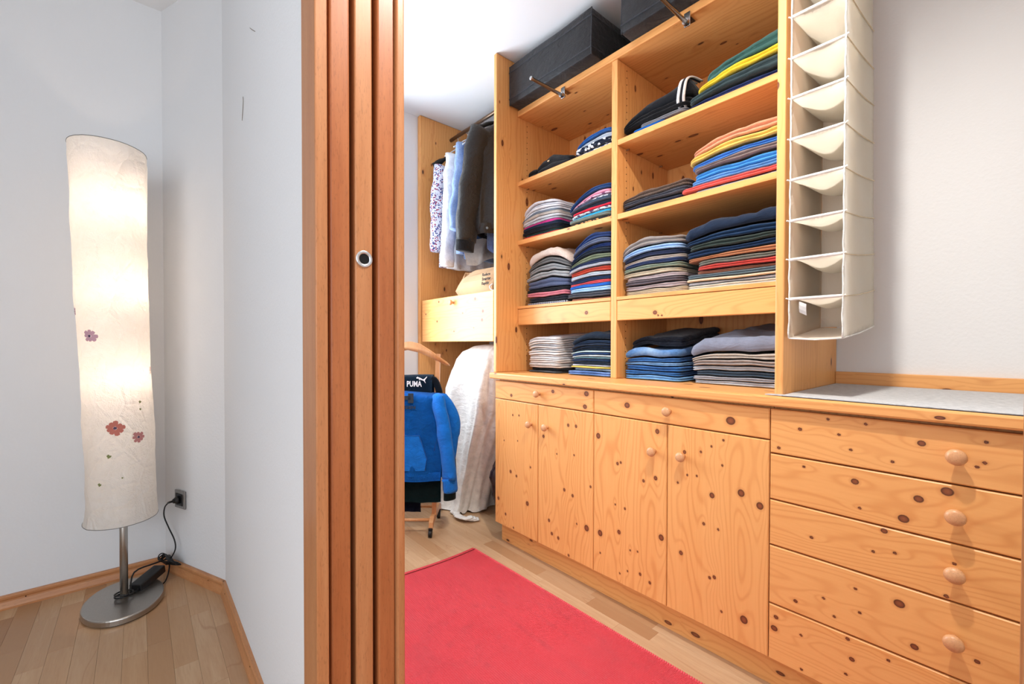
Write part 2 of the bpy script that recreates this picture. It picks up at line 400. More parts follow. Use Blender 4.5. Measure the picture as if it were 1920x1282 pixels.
# ------------------------------------------------------------------ floor lamp
LX, LY = -.052, 2.44
la = thing('floor_lamp', 'tall paper-shaded floor lamp glowing in the white corner', 'lamp', (LX, LY, 0))
def ell(cx, cy, z, a, b, n=48, rot=0.0):
    return [Vector((cx+a*math.cos(t)*math.cos(rot)-b*math.sin(t)*math.sin(rot), cy+a*math.cos(t)*math.sin(rot)+b*math.sin(t)*math.cos(rot), z)) for t in [2*math.pi*i/n for i in range(n)]]
BA, BB, BR = .132, .182, R(0)
o = obj('base', loft([ell(LX, LY, z, BA-e, BB-e, 64, BR) for z, e in ((.004, .004), (.006, 0), (.024, 0), (.0275, .0015), (.029, .005))]), M_steel, la)
obj('base_foot', loft([ell(LX, LY, z, BA-.008, BB-.008, 48, BR) for z in (0, .005)]), M_black, la)
obj('pole', lathe([(0, .0135), (.5, .0135)], (LX, LY, .028), (0, 0, 1), 24), M_steel, la, True)
def paper():
    k = N('mulberry_paper', .8, .15); v = k.coords(rnd=False)
    n1 = k.noise(v, 14, 5, .7, 1.5); n2 = k.noise(v, 45, 4, .65, .8)
    vo = k.n('ShaderNodeTexVoronoi', _feature='DISTANCE_TO_EDGE'); k.l(k.coords((1, 1, .7), False), vo.inputs['Vector']); vo.inputs['Scale'].default_value = 13
    cr = k.maprange(vo.outputs['Distance'], 0, .09, 1, 0)
    c = k.mix(k.maprange(n1, .35, .7, 0, .4), lin((250, 246, 240)), lin((242, 234, 222)))
    k.bump(k.math('ADD', k.math('ADD', n1, k.math('MULTIPLY', n2, .5)), k.math('MULTIPLY', cr, .25)), .6, .02); k.color(c)
    tr = k.n('ShaderNodeBsdfTranslucent'); k.l(c, tr.inputs[0]); k.l(k.b.inputs['Normal'].links[0].from_socket, tr.inputs['Normal']); ms = k.n('ShaderNodeMixShader'); ms.inputs[0].default_value = .5
    k.l(k.b.outputs[0], ms.inputs[1]); k.l(tr.outputs[0], ms.inputs[2]); k.l(ms.outputs[0], k.t.nodes['Material Output'].inputs[0]); return k.m
M_paper = paper()
#       z     left X  right X  (at the lamp's own depth)
prof = [(.370, -.176, .062), (.39, -.171, .062), (.43, -.167, .060), (.55, -.168, .056), (.70, -.170, .052), (.83, -.173, .047), (.98, -.178, .041), (1.27, -.191, .037), (1.45, -.195, .035), (1.63, -.199, .033), (1.80, -.205, .033), (1.893, -.208, .033)]
def shade_at(z):
    for i in range(len(prof)-1):
        if z <= prof[i+1][0]: break
    a, b = prof[i], prof[i+1]; t = max(0, min(1, (z-a[0])/(b[0]-a[0]))); l, r = a[1]+(b[1]-a[1])*t, a[2]+(b[2]-a[2])*t
    return (l+r)/2, (r-l)/2
SD = 1.15
def shade_pt(th, z, off=0.0):
    c, w = shade_at(z); a = w+off; b = w*SD+off
    k = nz(math.cos(th)*2.2, math.sin(th)*2.2, z*3.2)*.005+nz(math.cos(th)*6, math.sin(th)*6, z*9)*.0032+(nz(math.cos(th)*13, math.sin(th)*13, z*17)*.002 if z < .8 or th > 3.6 else 0)
    if z < .4 or z > 1.86: k *= .4
    return Vector((c+(a+k)*math.cos(th), LY+(b+k)*math.sin(th), z))
NT, NZ = 96, 110
sh = obj('shade', loft([[shade_pt(2*math.pi*i/NT, .370+(1.893-.370)*j/NZ) for i in range(NT)] for j in range(NZ+1)], False, False), M_paper, la, True)
for z in (.370, 1.893):
    p = [shade_pt(2*math.pi*i/NT, z) for i in range(NT)]; obj('wire_ring', tube(p+[p[0]], .0014, 6, cap=False), plain('ring_grey', (130, 130, 126), .5, .4), sh)
# pressed flowers in the paper
def th_of(px, z):   # angle on the camera-facing side for a sideways fraction -1..1
    return -math.pi/2+math.asin(max(-.98, min(.98, px)))*1.0
def flower(fx, z, r, cols, np_=8, seed=1):
    rg = random.Random(seed); th0 = th_of(fx, z); bm = bmesh.new(); c, w = shade_at(z)
    def pt(du, dv): return shade_pt(th0+du/(w*1.02), z+dv, .0012)
    for i in range(np_):
        a = 2*math.pi*i/np_+rg.uniform(-.1, .1); rr = r*rg.uniform(.85, 1.1); wd = .34*rr
        q = [(0.22*rr, -wd*.35), (.6*rr, -wd*.8), (.92*rr, -wd*.7), (rr, 0), (.92*rr, wd*.7), (.6*rr, wd*.8), (.22*rr, wd*.35)]
        bm.faces.new([bm.verts.new(pt(x*math.cos(a)-y*math.sin(a), x*math.sin(a)+y*math.cos(a))) for x, y in q])
    o = obj('pressed_flower', bm, plain('petal_%d_%d_%d' % cols, cols, .8, 0, .1, (400, .2)), sh)
    bm = bmesh.new(); bm.faces.new([bm.verts.new(shade_pt(th0+.2*r*math.cos(t)/(w*1.02), z+.2*r*math.sin(t), .0018)) for t in [2*math.pi*i/10 for i in range(10)]])
    obj('flower_centre', bm, plain('flower_core', (92, 74, 96), .9), sh); return o
flower(-.60, 1.128, .026, (206, 164, 176), 8, 1); flower(-.09, .765, .029, (196, 118, 104), 9, 2); flower(.52, .718, .024, (200, 136, 132), 8, 3)
flower(-.99, 1.225, .018, (170, 140, 165), 6, 4); flower(.97, .985, .018, (176, 120, 122), 6, 5)
for fx, z, r in ((-.28, .655, .007), (-.55, .545, .006), (.62, .86, .005), (.62, .83, .004), (.05, .565, .003)): 
    th0 = th_of(fx, z); w = shade_at(z)[1]; bm = bmesh.new()
    bm.faces.new([bm.verts.new(shade_pt(th0+r*(1+.4*math.sin(5*t))*math.cos(t)/w, z+r*(1+.4*math.cos(3*t))*math.sin(t), .0012)) for t in [2*math.pi*i/12 for i in range(12)]])
    obj('pressed_leaf', bm, plain('leaf_green', (128, 132, 84), .9), sh)
# bulbs inside
obj('inner_rod', lathe([(0, .006), (1.2, .006)], (LX-.005, LY, .5), (0, 0, 1), 10), M_steel, la)
for z, dx in ((1.66, .02), (1.33, .03), (.97, .02)):
    c, w = shade_at(z); k = N('bulb_glow', .5); k.b.inputs['Emission Color'].default_value = (1, .72, .42, 1); k.b.inputs['Emission Strength'].default_value = 3
    p = Vector((c+dx, LY-.035, z))
    obj('bulb', lathe([(-.03, .008), (-.02, .012), (0, .018), (.012, .018), (.022, .012), (.028, .003)], p, (0, 0, 1), 16), k.color((1, .9, .8, 1)), la, True)
    l = lamp('bulb_light', p, 15.0 if z > 1.5 else 12.0, (1, .77, .61), .02)
# adapter, cable and plug
M_cab = plain('cable_black', (14, 14, 15), .5)
ad = box(-.068, .068, -.026, .026, 0, .034, .004, 2)
mt = Matrix.Translation((.028, 2.525, .032)) @ Matrix.Rotation(R(50), 4, 'Z') @ Matrix.Rotation(R(-8), 4, 'Y')
bmesh.ops.transform(ad, matrix=mt, verts=ad.verts); obj('power_adapter', ad, M_black, la)
P = lambda *a: [Vector(p) for p in a]
loopc = [(LX+.030*math.cos(t), LY+.026*math.sin(t), .034+.0012*i) for i, t in enumerate([-.2+2*math.pi*j/8 for j in range(17)])]
obj('cable', tube(catmull([(.03, 2.52, .05), (-.01, 2.46, .036)]+loopc[1:-1]+[(-.02, 2.50, .10), (.05, 2.58, .085), (.10, 2.62, .075)], 4), .0034, 6), M_cab, la, True)
bundle = bmesh.new()
rb = random.Random(3)
for i in range(11):
    a = rb.uniform(-.012, .012); pts = []
    for j in range(13):
        t = 2*math.pi*j/12; q = obl(.125+.062*math.cos(t)+rb.uniform(-.004, .004), .078+.013*math.sin(t)+a+rb.uniform(-.004, .004), .040+.012*math.sin(t*2)+a)
        pts.append(q)
    tube(catmull(pts, 3), .0026, 5, bundle)
obj('cable_bundle', bundle, M_cab, la, True)
pl0 = obl(.15, .359, .012)
obj('plug', lathe([(0, .017), (.010, .017), (.016, .012), (.022, .010)], pl0, obl_n, 16), M_black, la, True)
pg = pl0+obl_n*.020
obj('plug_neck', tube([pg+Vector((0, 0, 0)), pg+obl_t*-.02+obl_n*.006+Vector((0, 0, -.006)), pg+obl_t*-.035+obl_n*.006+Vector((0, 0, -.012))], .005, 8), M_black, la, True)
s0 = pg+obl_t*-.035+obl_n*.006+Vector((0, 0, -.012))
obj('cable', tube(catmull([s0, obl(.078, .318, .035), obl(.072, .275, .035), obl(.10, .225, .03), obl(.145, .175, .028), obl(.158, .135, .03), obl(.14, .095, .038), obl(.118, .062, .05), (.105, 2.60, .05), (.088, 2.53, .012), (.05, 2.49, .006)], 5), .0030, 6), M_cab, la, True)

# ------------------------------------------------------------------ base cabinets
XD, XF, TH = 1.494, 1.474, .019
def front(name, y0, y1, z0, z1, knots, vert, parent, mat=None, x=XD, seed=1, thick=TH, halo=1.0):
    """board face on a fine grid; ring phase and knot distance ride along as attributes"""
    def axis(a, b, st):
        n = max(2, int(round((b-a-.006)/st))); return [a]+[a+.003+(b-a-.006)*i/n for i in range(n+1)]+[b]
    ys, zs = axis(y0, y1, .0042 if vert else .005), axis(z0, z1, .005 if vert else .0042)
    V, F_, ph, kd = [], [], [], []; nz_ = len(zs); ny = len(ys)
    for i, y in enumerate(ys):
        for j, z in enumerate(zs):
            rim = i in (0, ny-1) or j in (0, nz_-1)
            V.append((x+(.003 if rim else 0), y, z)); u, v = (y, z) if vert else (z, y)
            p = u*34+6.5*nz(u*7+seed*7.1, v*.9, seed*3.3)+2.2*nz(u*18, v*2.4, seed); d = 9.0
            for ky, kz, kr in knots:
                if abs(ky-y) > .18 or abs(kz-z) > .18: continue
                ku, kv = (ky, kz) if vert else (kz, ky); r2 = max(kr, .004)
                p += (.7+r2*80)*math.exp(-((u-ku)**2/(2*(r2*2.0)**2)+(v-kv)**2/(2*(r2*5.5)**2)))
                d = min(d, math.hypot((u-ku)/r2, (v-kv)/(r2*1.12)))
            ph.append(p); kd.append(d)
    for i in range(ny-1):
        for j in range(nz_-1): a = i*nz_+j; F_.append((a, a+1, a+nz_+1, a+nz_))
    loop = [i*nz_ for i in range(ny)]+[(ny-1)*nz_+j for j in range(1, nz_)]+[i*nz_+nz_-1 for i in range(ny-2, -1, -1)]+[j for j in range(nz_-2, 0, -1)]
    b0 = len(V)
    for a in loop: V.append((x+thick, V[a][1], V[a][2])); ph.append(ph[a]); kd.append(9.0)
    n = len(loop)
    for i in range(n): F_.append((loop[i], loop[(i+1) % n], b0+(i+1) % n, b0+i))
    F_.append(tuple(range(b0, b0+n)))
    me = bpy.data.meshes.new(name); me.from_pydata(V, [], F_); me.validate()
    bm = bmesh.new(); bm.from_mesh(me); bmesh.ops.recalc_face_normals(bm, faces=bm.faces); bm.to_mesh(me); bm.free()
    for nm, dat in (('ph', ph), ('kd', kd)):
        at = me.attributes.new(nm, 'FLOAT', 'POINT'); at.data.foreach_set('value', dat)
    return link(name, me, mat or (M_fz if vert else M_fy), parent, loc=(x, (y0+y1)/2, (z0+z1)/2))
def knob(y, z, parent, x=XD, s=1.0):
    b = lathe([(0, .0085*s), (.004*s, .0075*s), (.010*s, .0075*s), (.015*s, .012*s), (.020*s, .0165*s), (.025*s, .0175*s), (.030*s, .0155*s), (.033*s, .010*s), (.034*s, .003*s)], (x, y, z), (-1, 0, 0), 20)
    return obj('knob', b, M_knob, parent, True, loc=(x, y, z))
k1 = [(1.723, 0.725, 0.0052), (1.674, 0.729, 0.0051), (1.74, 0.422, 0.0079), (1.693, 0.409, 0.0064), (1.609, 0.288, 0.01), (1.842, 0.252, 0.0081), (1.781, 0.183, 0.0066), (1.716, 0.13, 0.0052), (1.586, 0.478, 0.005), (1.684, 0.595, 0.0039), (1.794, 0.579, 0.004)]
k2 = [(1.334, 0.727, 0.0068), (1.287, 0.729, 0.0067), (1.494, 0.65, 0.0072), (1.357, 0.423, 0.0069), (1.306, 0.409, 0.0067), (1.203, 0.476, 0.0054), (1.455, 0.25, 0.0071), (1.224, 0.287, 0.012), (1.436, 0.192, 0.0071), (1.394, 0.185, 0.007), (1.329, 0.127, 0.0057), (1.298, 0.596, 0.0045), (1.405, 0.581, 0.0035), (1.281, 0.288, 0.0044)]
k3 = [(1.162, 0.706, 0.0106), (0.883, 0.768, 0.0084), (1.063, 0.607, 0.0061), (1.047, 0.615, 0.005), (0.889, 0.588, 0.0075), (0.941, 0.565, 0.0058), (1.073, 0.435, 0.0041), (1.026, 0.431, 0.005), (1.15, 0.29, 0.0116), (1.054, 0.326, 0.0081), (0.864, 0.368, 0.0103), (0.954, 0.192, 0.0058), (0.911, 0.176, 0.0057), (1.149, 0.205, 0.0042), (1.0, 0.27, 0.004), (0.966, 0.277, 0.0039), (1.049, 0.157, 0.0041), (1.012, 0.181, 0.003)]
k4 = [(0.774, 0.71, 0.0062), (0.714, 0.722, 0.0043), (0.637, 0.776, 0.0042), (0.579, 0.612, 0.0105), (0.522, 0.586, 0.0102), (0.674, 0.579, 0.0085), (0.702, 0.472, 0.0052), (0.652, 0.468, 0.0042), (0.785, 0.339, 0.0072), (0.68, 0.291, 0.0051), (0.664, 0.299, 0.0059), (0.567, 0.199, 0.0113), (0.639, 0.192, 0.0042), (0.64, 0.69, 0.0033), (0.763, 0.629, 0.0027), (0.728, 0.634, 0.0035), (0.799, 0.593, 0.0027), (0.677, 0.748, 0.0034)]
kd1 = [(1.735, 0.828, 0.0078), (1.432, 0.874, 0.0082), (1.228, 0.881, 0.0109), (1.236, 0.823, 0.0098)]
kd2 = [(1.018, 0.853, 0.0109), (0.614, 0.845, 0.0131)]
r1 = [(0.345, 0.886, 0.0033), (0.414, 0.847, 0.0051), (0.319, 0.846, 0.0022), (0.47, 0.781, 0.0047), (0.149, 0.851, 0.0073), (0.039, 0.873, 0.0036), (0.041, 0.824, 0.004), (0.053, 0.812, 0.0023), (0.26, 0.884, 0.0026), (0.292, 0.808, 0.0037), (0.204, 0.793, 0.002)]
r2 = [(0.403, 0.737, 0.0017), (0.282, 0.722, 0.0079), (0.102, 0.741, 0.0103), (0.153, 0.709, 0.0087), (0.181, 0.65, 0.0099), (0.271, 0.652, 0.0026)]
r3 = [(0.219, 0.606, 0.0066), (0.382, 0.533, 0.0045), (0.197, 0.555, 0.003), (0.241, 0.543, 0.0021), (0.088, 0.569, 0.0037), (0.101, 0.484, 0.0047)]
r4 = [(0.421, 0.327, 0.0052), (0.351, 0.367, 0.0033), (0.325, 0.326, 0.0027), (0.278, 0.426, 0.0021), (0.268, 0.364, 0.0026), (0.187, 0.426, 0.01), (0.157, 0.329, 0.0073), (0.048, 0.352, 0.005)]
r5 = [(0.473, 0.253, 0.006), (0.478, 0.216, 0.0084), (0.294, 0.278, 0.0048), (0.284, 0.226, 0.0059), (0.207, 0.266, 0.003), (0.297, 0.177, 0.0032), (0.406, 0.231, 0.0017), (0.404, 0.129, 0.0017)]
kf = [(2.492, 1.378, 0.0069), (2.083, 1.366, 0.0086), (2.007, 1.29, 0.0084), (2.015, 1.239, 0.0084), (2.213, 1.289, 0.0051), (2.662, 1.304, 0.0058), (2.513, 1.249, 0.0069), (2.31, 1.179, 0.0053), (2.097, 1.196, 0.0037)]
def carcass(t, y0, y1):
    board('body', XD+TH+.012, 2.10, y0+.001, y1-.001, .115, .908, M_pz, t, .001)
cA = thing('base_cabinet', 'pine base cabinet with two doors and one drawer, beside the white sheet', 'cabinet', (1.8, 1.53, 0))
carcass(cA, 1.186, 1.872)
front('drawer', 1.1895, 1.871, .803, .899, kd1, False, cA, seed=2); knob(1.524, .855, cA.children[-1])
front('door', 1.536, 1.871, .115, .799, k1, True, cA, seed=3); knob(1.581, .697, cA.children[-1])
front('door', 1.1895, 1.5325, .115, .799, k2, True, cA, seed=4); knob(1.468, .698, cA.children[-1])
cB = thing('base_cabinet', 'pine base cabinet with two doors and one drawer, next to the drawer chest', 'cabinet', (1.8, .84, 0))
carcass(cB, .494, 1.186)
front('drawer', .4965, 1.1865, .803, .899, kd2, False, cB, seed=5); knob(.834, .851, cB.children[-1])
front('door', .844, 1.1865, .115, .799, k3, True, cB, seed=6); knob(.895, .691, cB.children[-1])
front('door', .4965, .8405, .115, .799, k4, True, cB, seed=7); knob(.779, .694, cB.children[-1])
cC = thing('drawer_chest', 'pine chest of five wide drawers under the grey mat', 'drawers', (1.8, .09, 0))
carcass(cC, -.335, .494)
for i, (z0, z1, kk, kz) in enumerate(((.763, .899, r1, .833), (.619, .759, r2, .689), (.476, .615, r3, .550), (.292, .472, r4, .387), (.115, .288, r5, .20))):
    d = front('drawer', -.333, .4935, z0, z1, kk, False, cC, seed=11+i); knob(.086, kz, d, s=1.12)
pl = board('plinth', 1.544, 1.562, -.335, 1.872, 0, .113, M_py, None, .001)
tag(pl, 'recessed pine plinth board running along the floor below the cabinets', 'plinth')
wt = board('worktop', XF, 2.13, -.34, 1.902, .909, .941, M_py, None, .006)
tag(wt, 'long pine worktop over the base cabinets with rounded front edge', 'worktop')
sb = board('upstand', 2.112, 2.1318, -.34, .465, .9412, .992, M_py, None, .002)
tag(sb, 'low pine upstand along the wall behind the grey mat', 'upstand')
def felt():
    k = N('grey_felt', .95, .1); v = k.coords((1, .25, 1)); n = k.noise(v, 260, 3, .7); n2 = k.noise(k.coords((1, 1, 1)), 6, 2)
    c = k.mix(k.maprange(n, .35, .68, 0, 1), lin((206, 206, 206)), lin((166, 166, 168))); k.bump(n, .3, .002); return k.color(c)
ma = thing('worktop_mat', 'pale grey felt mat lying on the worktop by the wall', 'mat', (1.79, .1, .9412))
board('mat_sheet', 1.488, 2.108, -.335, .512 if False else .462, .9425, .9455, felt(), ma, .0008)
obj('mat_corner', prism([(1.488, .462, .9425), (1.488, .508, .9425), (1.505, .500, .9425), (1.509, .462, .9425)], (0, 0, .003)), felt(), ma)
board('mat_backing', 1.486, 2.108, -.335, .4615, .9412, .9425, M_black, ma, 0)

# ------------------------------------------------------------------ shelf unit on the worktop
X1, X2 = 1.51, 1.67
su = thing('shelf_unit', 'open pine shelf unit in two bays standing on the worktop', 'shelves', (1.85, 1.19, .9412))
board('side_panel', X1, 2.13, 1.883, 1.907, .9412, CEIL-.002, M_pz, su, .004)
board('side_panel', X1, 2.13, .4655, .4895, .9412, CEIL-.002, M_pz, su, .004)
board('divider', X2-.002, 2.112, 1.1965, 1.2285, .9412, 2.404, M_pz, su, .003)
board('back_panel', 2.113, 2.13, .4897, 1.8828, .9412, 2.55, M_pz, su, 0)
board('top_board', X2-.006, 2.113, .4897, 1.8828, 2.405, 2.440, M_py, su, .004)
for y0, y1 in ((1.2287, 1.8828), (.4897, 1.1963)):
    for z in (2.011, 1.672):
        board('shelf', X2, 2.112, y0, y1, z, z+.025, M_py, su, .002)
    board('shelf', X2-.003, 2.112, y0, y1, 1.302, 1.3175, M_py, su, .002)
    front('rail', y0+.002, y1-.002, 1.2085, 1.300, [(1.373, 1.254, .0091)] if y0 > 1.2 else [(1.0, 1.235, .0087), (.985, 1.222, .003), (.968, 1.221, .003)], False, su, x=X2-.002, seed=31 if y0 > 1.2 else 32)
    board('runner', X2+.04, 2.10, y0+.0, y0+.02, 1.27, 1.301, M_px, su, 0); board('runner', X2+.04, 2.10, y1-.02, y1, 1.27, 1.301, M_px, su, 0)
    for z in (2.011, 1.672):
        for xx in (1.74, 2.03):
            for yy, s in ((y0, 1), (y1, -1)):
                obj('shelf_pin', lathe([(0, .0028), (.012, .0028), (.0125, .004), (.016, .004)], (xx, yy, z-.004), (0, s, 0), 8), M_chrome, su)
# rows of peg holes drilled in the panels (each row one part)
for yy, s in ((1.8829, -1), (1.1964, -1)):
    bm = bmesh.new(); z = 1.0
    while z < 2.38:
        lathe([(0, .0026), (.0006, .0026)], (1.74, yy, z), (0, s, 0), 8, bm); z += .032
    o = obj('peg_holes', bm, M_hole, su); o['kind'] = 'stuff'
# pull-out hanging rods under the top board
for y, z in ((1.527, 2.388), (.862, 2.388)):
    hb = obj('rod_bracket', box(X2-.008, X2+.04, y-.011, y+.011, z+.0125, z+.0165, .001), M_chrome, su); obj('bracket_plate', box(X2-.011, X2-.0065, y-.013, y+.013, z-.026, z+.03, .002), M_chrome, hb)
    obj('pull_out_rod', lathe([(0, .0075), (.002, .009), (.012, .009), (.013, .0078), (.24, .0078)], (1.432, y, z-.013), (1, 0, 0), 16), M_chrome, hb, True)
    obj('bracket_clip', lathe([(0, .0085), (0, .0125), (.012, .0125), (.012, .0085)], (X2-.026, y, z-.013), (1, 0, 0), 16), M_chrome, hb)

# ------------------------------------------------------------------ black storage boxes
M_nyl = fabric((13, 15, 20), 'shell'); M_nylt = fabric((34, 38, 46), 'shell')
def storage(label, y0, y1, x0, x1, z0, z1):
    t = thing('storage_box', label, 'box', ((x0+x1)/2, (y0+y1)/2, z0), 'black zipped fabric boxes on top of the shelf unit')
    def f(px, py, pz):
        dx, dy, dz = nz(py*5, pz*6, px*2+y0)*.006, nz(px*5, pz*7, 3+y0)*.005, nz(px*4, py*5, 9)*.006
        return Vector((px+dx, py+dy, pz+(dz if pz > z0+.02 else 0)))
    b = box(x0, x1, y0, y1, z0, z1, .008, 2); bmesh.ops.subdivide_edges(b, edges=list(b.edges), cuts=4, use_grid_fill=True)
    for v in b.verts: v.co = f(*v.co)
    bd = obj('body', b, M_nyl, t, True)
    for zz in (z0+.035, z1-.035):
        obj('seam_tape', tube([f(x0, y0+(y1-y0)*i/12, zz)+Vector((-.001, 0, 0)) for i in range(13)], [(.0014, .004)]*13, 6), M_nylt, t)
        obj('seam_tape', tube([f(x0+(x1-x0)*i/8, y0, zz)+Vector((0, -.001, 0)) for i in range(9)], [(.0014, .004)]*9, 6), M_nylt, t)
    for yy in (y0, y1):
        obj('piping', tube([f(x0+.003, yy+(.003 if yy == y0 else -.003), z0+(z1-z0)*i/8) for i in range(9)], .0035, 6), M_nylt, t, True)
    obj('piping', tube([f(x0+.003, y0+(y1-y0)*i/12, z1-.003) for i in range(13)], .0035, 6), M_nylt, t, True)
    return t
storage('black fabric storage box at the left end of the shelf top', 1.285, 1.872, 1.592, 2.06, 2.4405, 2.655)
storage('black fabric storage box on the right of the shelf top, cut by the frame', .53, 1.128, 1.592, 2.06, 2.4405, 2.67)

# ------------------------------------------------------------------ hanging organiser beside the shelf unit
def nonwoven():
    k = N('cream_nonwoven', .9, .1); v = k.coords(); n = k.noise(v, 120, 3, .6); n1 = k.noise(v, 8, 3)
    c = k.mix(k.maprange(n1, .35, .7, 0, .4), lin((252, 248, 240)), lin((248, 241, 228))); k.bump(k.math('ADD', n, k.math('MULTIPLY', n1, 2)), .2, .003); k.color(c)
    tr = k.n('ShaderNodeBsdfTranslucent'); k.l(c, tr.inputs[0]); ms = k.n('ShaderNodeMixShader'); ms.inputs[0].default_value = .48
    k.l(k.b.outputs[0], ms.inputs[1]); k.l(tr.outputs[0], ms.inputs[2]); k.l(ms.outputs[0], k.t.nodes['Material Output'].inputs[0]); return k.m
M_org = nonwoven(); M_orgb = fabric((246, 243, 236)); M_orgc = fabric((226, 205, 170))
OX0, OX1, OY0, OY1 = 1.515, 1.850, .318, .452
og = thing('hanging_organiser', 'cream fabric hanging organiser with ten sagging shelves beside the pine panel', 'organiser', (1.68, .385, 1.119))
LIFT = .042
def org(xn, yn, z):   # xn 0 front .. 1 back, yn 0 right .. 1 left
    tw = (2.3-z)*.012*xn*(1-yn)
    return Vector((OX0+(OX1-OX0)*xn, OY0+(OY1-OY0)*yn-tw, z+LIFT*xn))
OL = [1.119, 1.238, 1.358, 1.476, 1.600, 1.724, 1.848, 1.969, 2.094, 2.217, 2.340]
ZT = 2.46
def owall(yn, name):
    def f(a, b):
        z = OL[0]+(ZT-OL[0])*b; p = org(a, yn, z); seg = 0
        for i in range(len(OL)-1):
            if OL[i] <= z <= OL[i+1]: seg = math.sin(math.pi*(z-OL[i])/(OL[i+1]-OL[i]))
        p.y += (.0035*seg*math.sin(math.pi*a)*(1 if yn > .5 else -1)*-1)+nz(a*4, z*5, yn*9)*.0022
        p.x += nz(a*3, z*9, 5+yn)*.0022*(1-a); return p
    return obj(name, grid(10, 90, f, .0016), M_org, og, True)
owall(0, 'side_wall'); owall(1, 'side_wall')
obj('back_wall', grid(6, 40, lambda a, b: org(1, a, OL[0]+(ZT-OL[0])*b)+Vector((nz(a*3, b*20, 2)*.003, 0, 0)), .0016), M_org, og, True)
for i, z in enumerate(OL[1:]):
    sg = .046+.010*math.sin(i*2.1)-.001*i
    def f(a, b, z=z, sg=sg, i=i):
        p = org(a, b, z); s = math.sin(math.pi*b)**1.1*(1-(1-min(1, a*1.6))**2)*(1-.35*max(0, a-.6)/.4)
        p.z -= sg*s+nz(a*4, b*4, i*3.1)*.002; return p
    s = obj('shelf', grid(14, 14, f, .0016), M_org, og, True)
    obj('front_hem', tube([org(-.004, b/8, z+.001) for b in range(9)], (.0045), 8), M_orgb, s, True)
    for yn in (0, 1):
        obj('seam', tube([org(a/10, yn, z)+Vector((0, -.0022 if yn == 0 else .0022, -.004*math.sin(a/10*math.pi)+nz(a, i, 3)*.001)) for a in range(11)], .0014, 5), M_orgc, s, True)
        obj('seam_tab', tube([org(0, yn, z)+Vector((.004, 0, 0)), org(0, yn, z)+Vector((-.006, (-.007 if yn == 0 else .007), .003))], .0022, 5), M_orgb, s)
obj('base', grid(8, 6, lambda a, b: org(a, b, OL[0]-.004*math.sin(math.pi*b)), .003), M_org, og, True)
obj('top', grid(6, 6, lambda a, b: org(a, b, ZT), .003), M_org, og, True)
for yn in (0, 1):
    obj('front_binding', tube([org(0, yn, OL[0]+(ZT-OL[0])*j/80)+Vector((nz(j*.5, yn, 1)*.0022, nz(j*.4, yn, 4)*.0022, 0)) for j in range(81)], [(.0022, .0048)]*81, 6), M_orgb, og, True)
obj('base_binding', tube([org(1, 0, OL[0]), org(.5, 0, OL[0]-.004), org(0, 0, OL[0]-.001), org(0, .5, OL[0]-.005), org(0, 1, OL[0])], .0022, 6), M_orgb, og, True)
tb = grid(4, 3, lambda a, b: org(.01+.01*b, .80-.14*a, OL[1]-.008-.034*b-.010*a)+Vector((-.004-.004*math.sin(b*3), 0, 0)), .0008)
obj('care_tag', tb, plain('tag_white', (244, 244, 244), .7), og)
obj('hook_strap', box(1.60, 1.64, .375, .395, ZT+.035, ZT+.12, .002), M_orgb, og); obj('hook_strap', box(1.73, 1.77, .375, .395, ZT+.035, ZT+.12, .002), M_orgb, og)
hr = obj('garment_rod', tube([(1.56, .385, ZT+.13), (2.131, .385, ZT+.13)], .011, 14), M_chrome, None, True); tag(hr, 'steel rod on the wall above the cream hanging organiser', 'rod')

# ------------------------------------------------------------------ far wardrobe bay
wb = thing('wardrobe_bay', 'far pine wardrobe bay with one hanging drawer and a clothes rail', 'wardrobe', (1.82, 2.35, 0))
board('side_panel', X1, 2.13, 2.742, 2.779, 0, CEIL-.002, M_pz, wb, .006)
board('drawer_side', X1+.022, 2.10, 2.685, 2.705, 1.12, 1.395, M_px, wb, .001); board('drawer_side', X1+.022, 2.10, 1.91, 1.93, 1.12, 1.395, M_px, wb, .001)
board('drawer_base', X1+.022, 2.10, 1.93, 2.685, 1.12, 1.135, M_px, wb, .001); board('drawer_lid', X1+.025, 2.10, 1.93, 2.685, 1.385, 1.395, M_px, wb, .001)
M_fyl = pine_field('pine_front_lit', 1, 1.06)  # lighter pine copy, window brightness put into the far drawer's colour
d = front('drawer_front', 1.909, 2.715, 1.114, 1.402, kf, False, wb, M_fyl, x=X1, seed=41); knob(2.315, 1.36, d, X1)
obj('clothes_rail', tube([(1.765, 1.908, 2.605), (1.765, 2.741, 2.605)], .0125, 14), plain('rail_bronze', (120, 98, 80), .35, .8), wb, True)

def hanger(y, tip, cx, z, mat, label, wire=False):
    t = thing('clothes_hanger', label, 'hanger', (cx, y, 2.618), 'hangers on the far clothes rail')
    hk = [(cx, y, z+.01), (cx, y, 2.585), (cx-.014, y, 2.60), (cx-.012, y, 2.618), (cx, y, 2.6215), (cx+.012, y, 2.616), (cx+.016, y, 2.602)]
    obj('hook', tube(catmull(hk, 4), .0022, 8), plain('hook_metal', (214, 216, 218), .3, .8), t, True)
    pts = [(cx-tip, y, z-.105), (cx-tip*.8, y, z-.075), (cx-tip*.4, y, z-.018), (cx, y, z+.004), (cx+tip*.4, y, z-.018), (cx+tip*.8, y, z-.075), (cx+tip, y, z-.105)]
    rr = [(.010, .017), (.012, .020), (.008, .013), (.008, .014), (.008, .013), (.012, .020), (.010, .017)] if not wire else [(.004, .004)]*7
    cp = catmull(pts, 4); r2 = [rr[min(6, int(round(i/4)))] for i in range(len(cp))]
    obj('arm', tube(cp, r2, 10), mat, t, True); return t
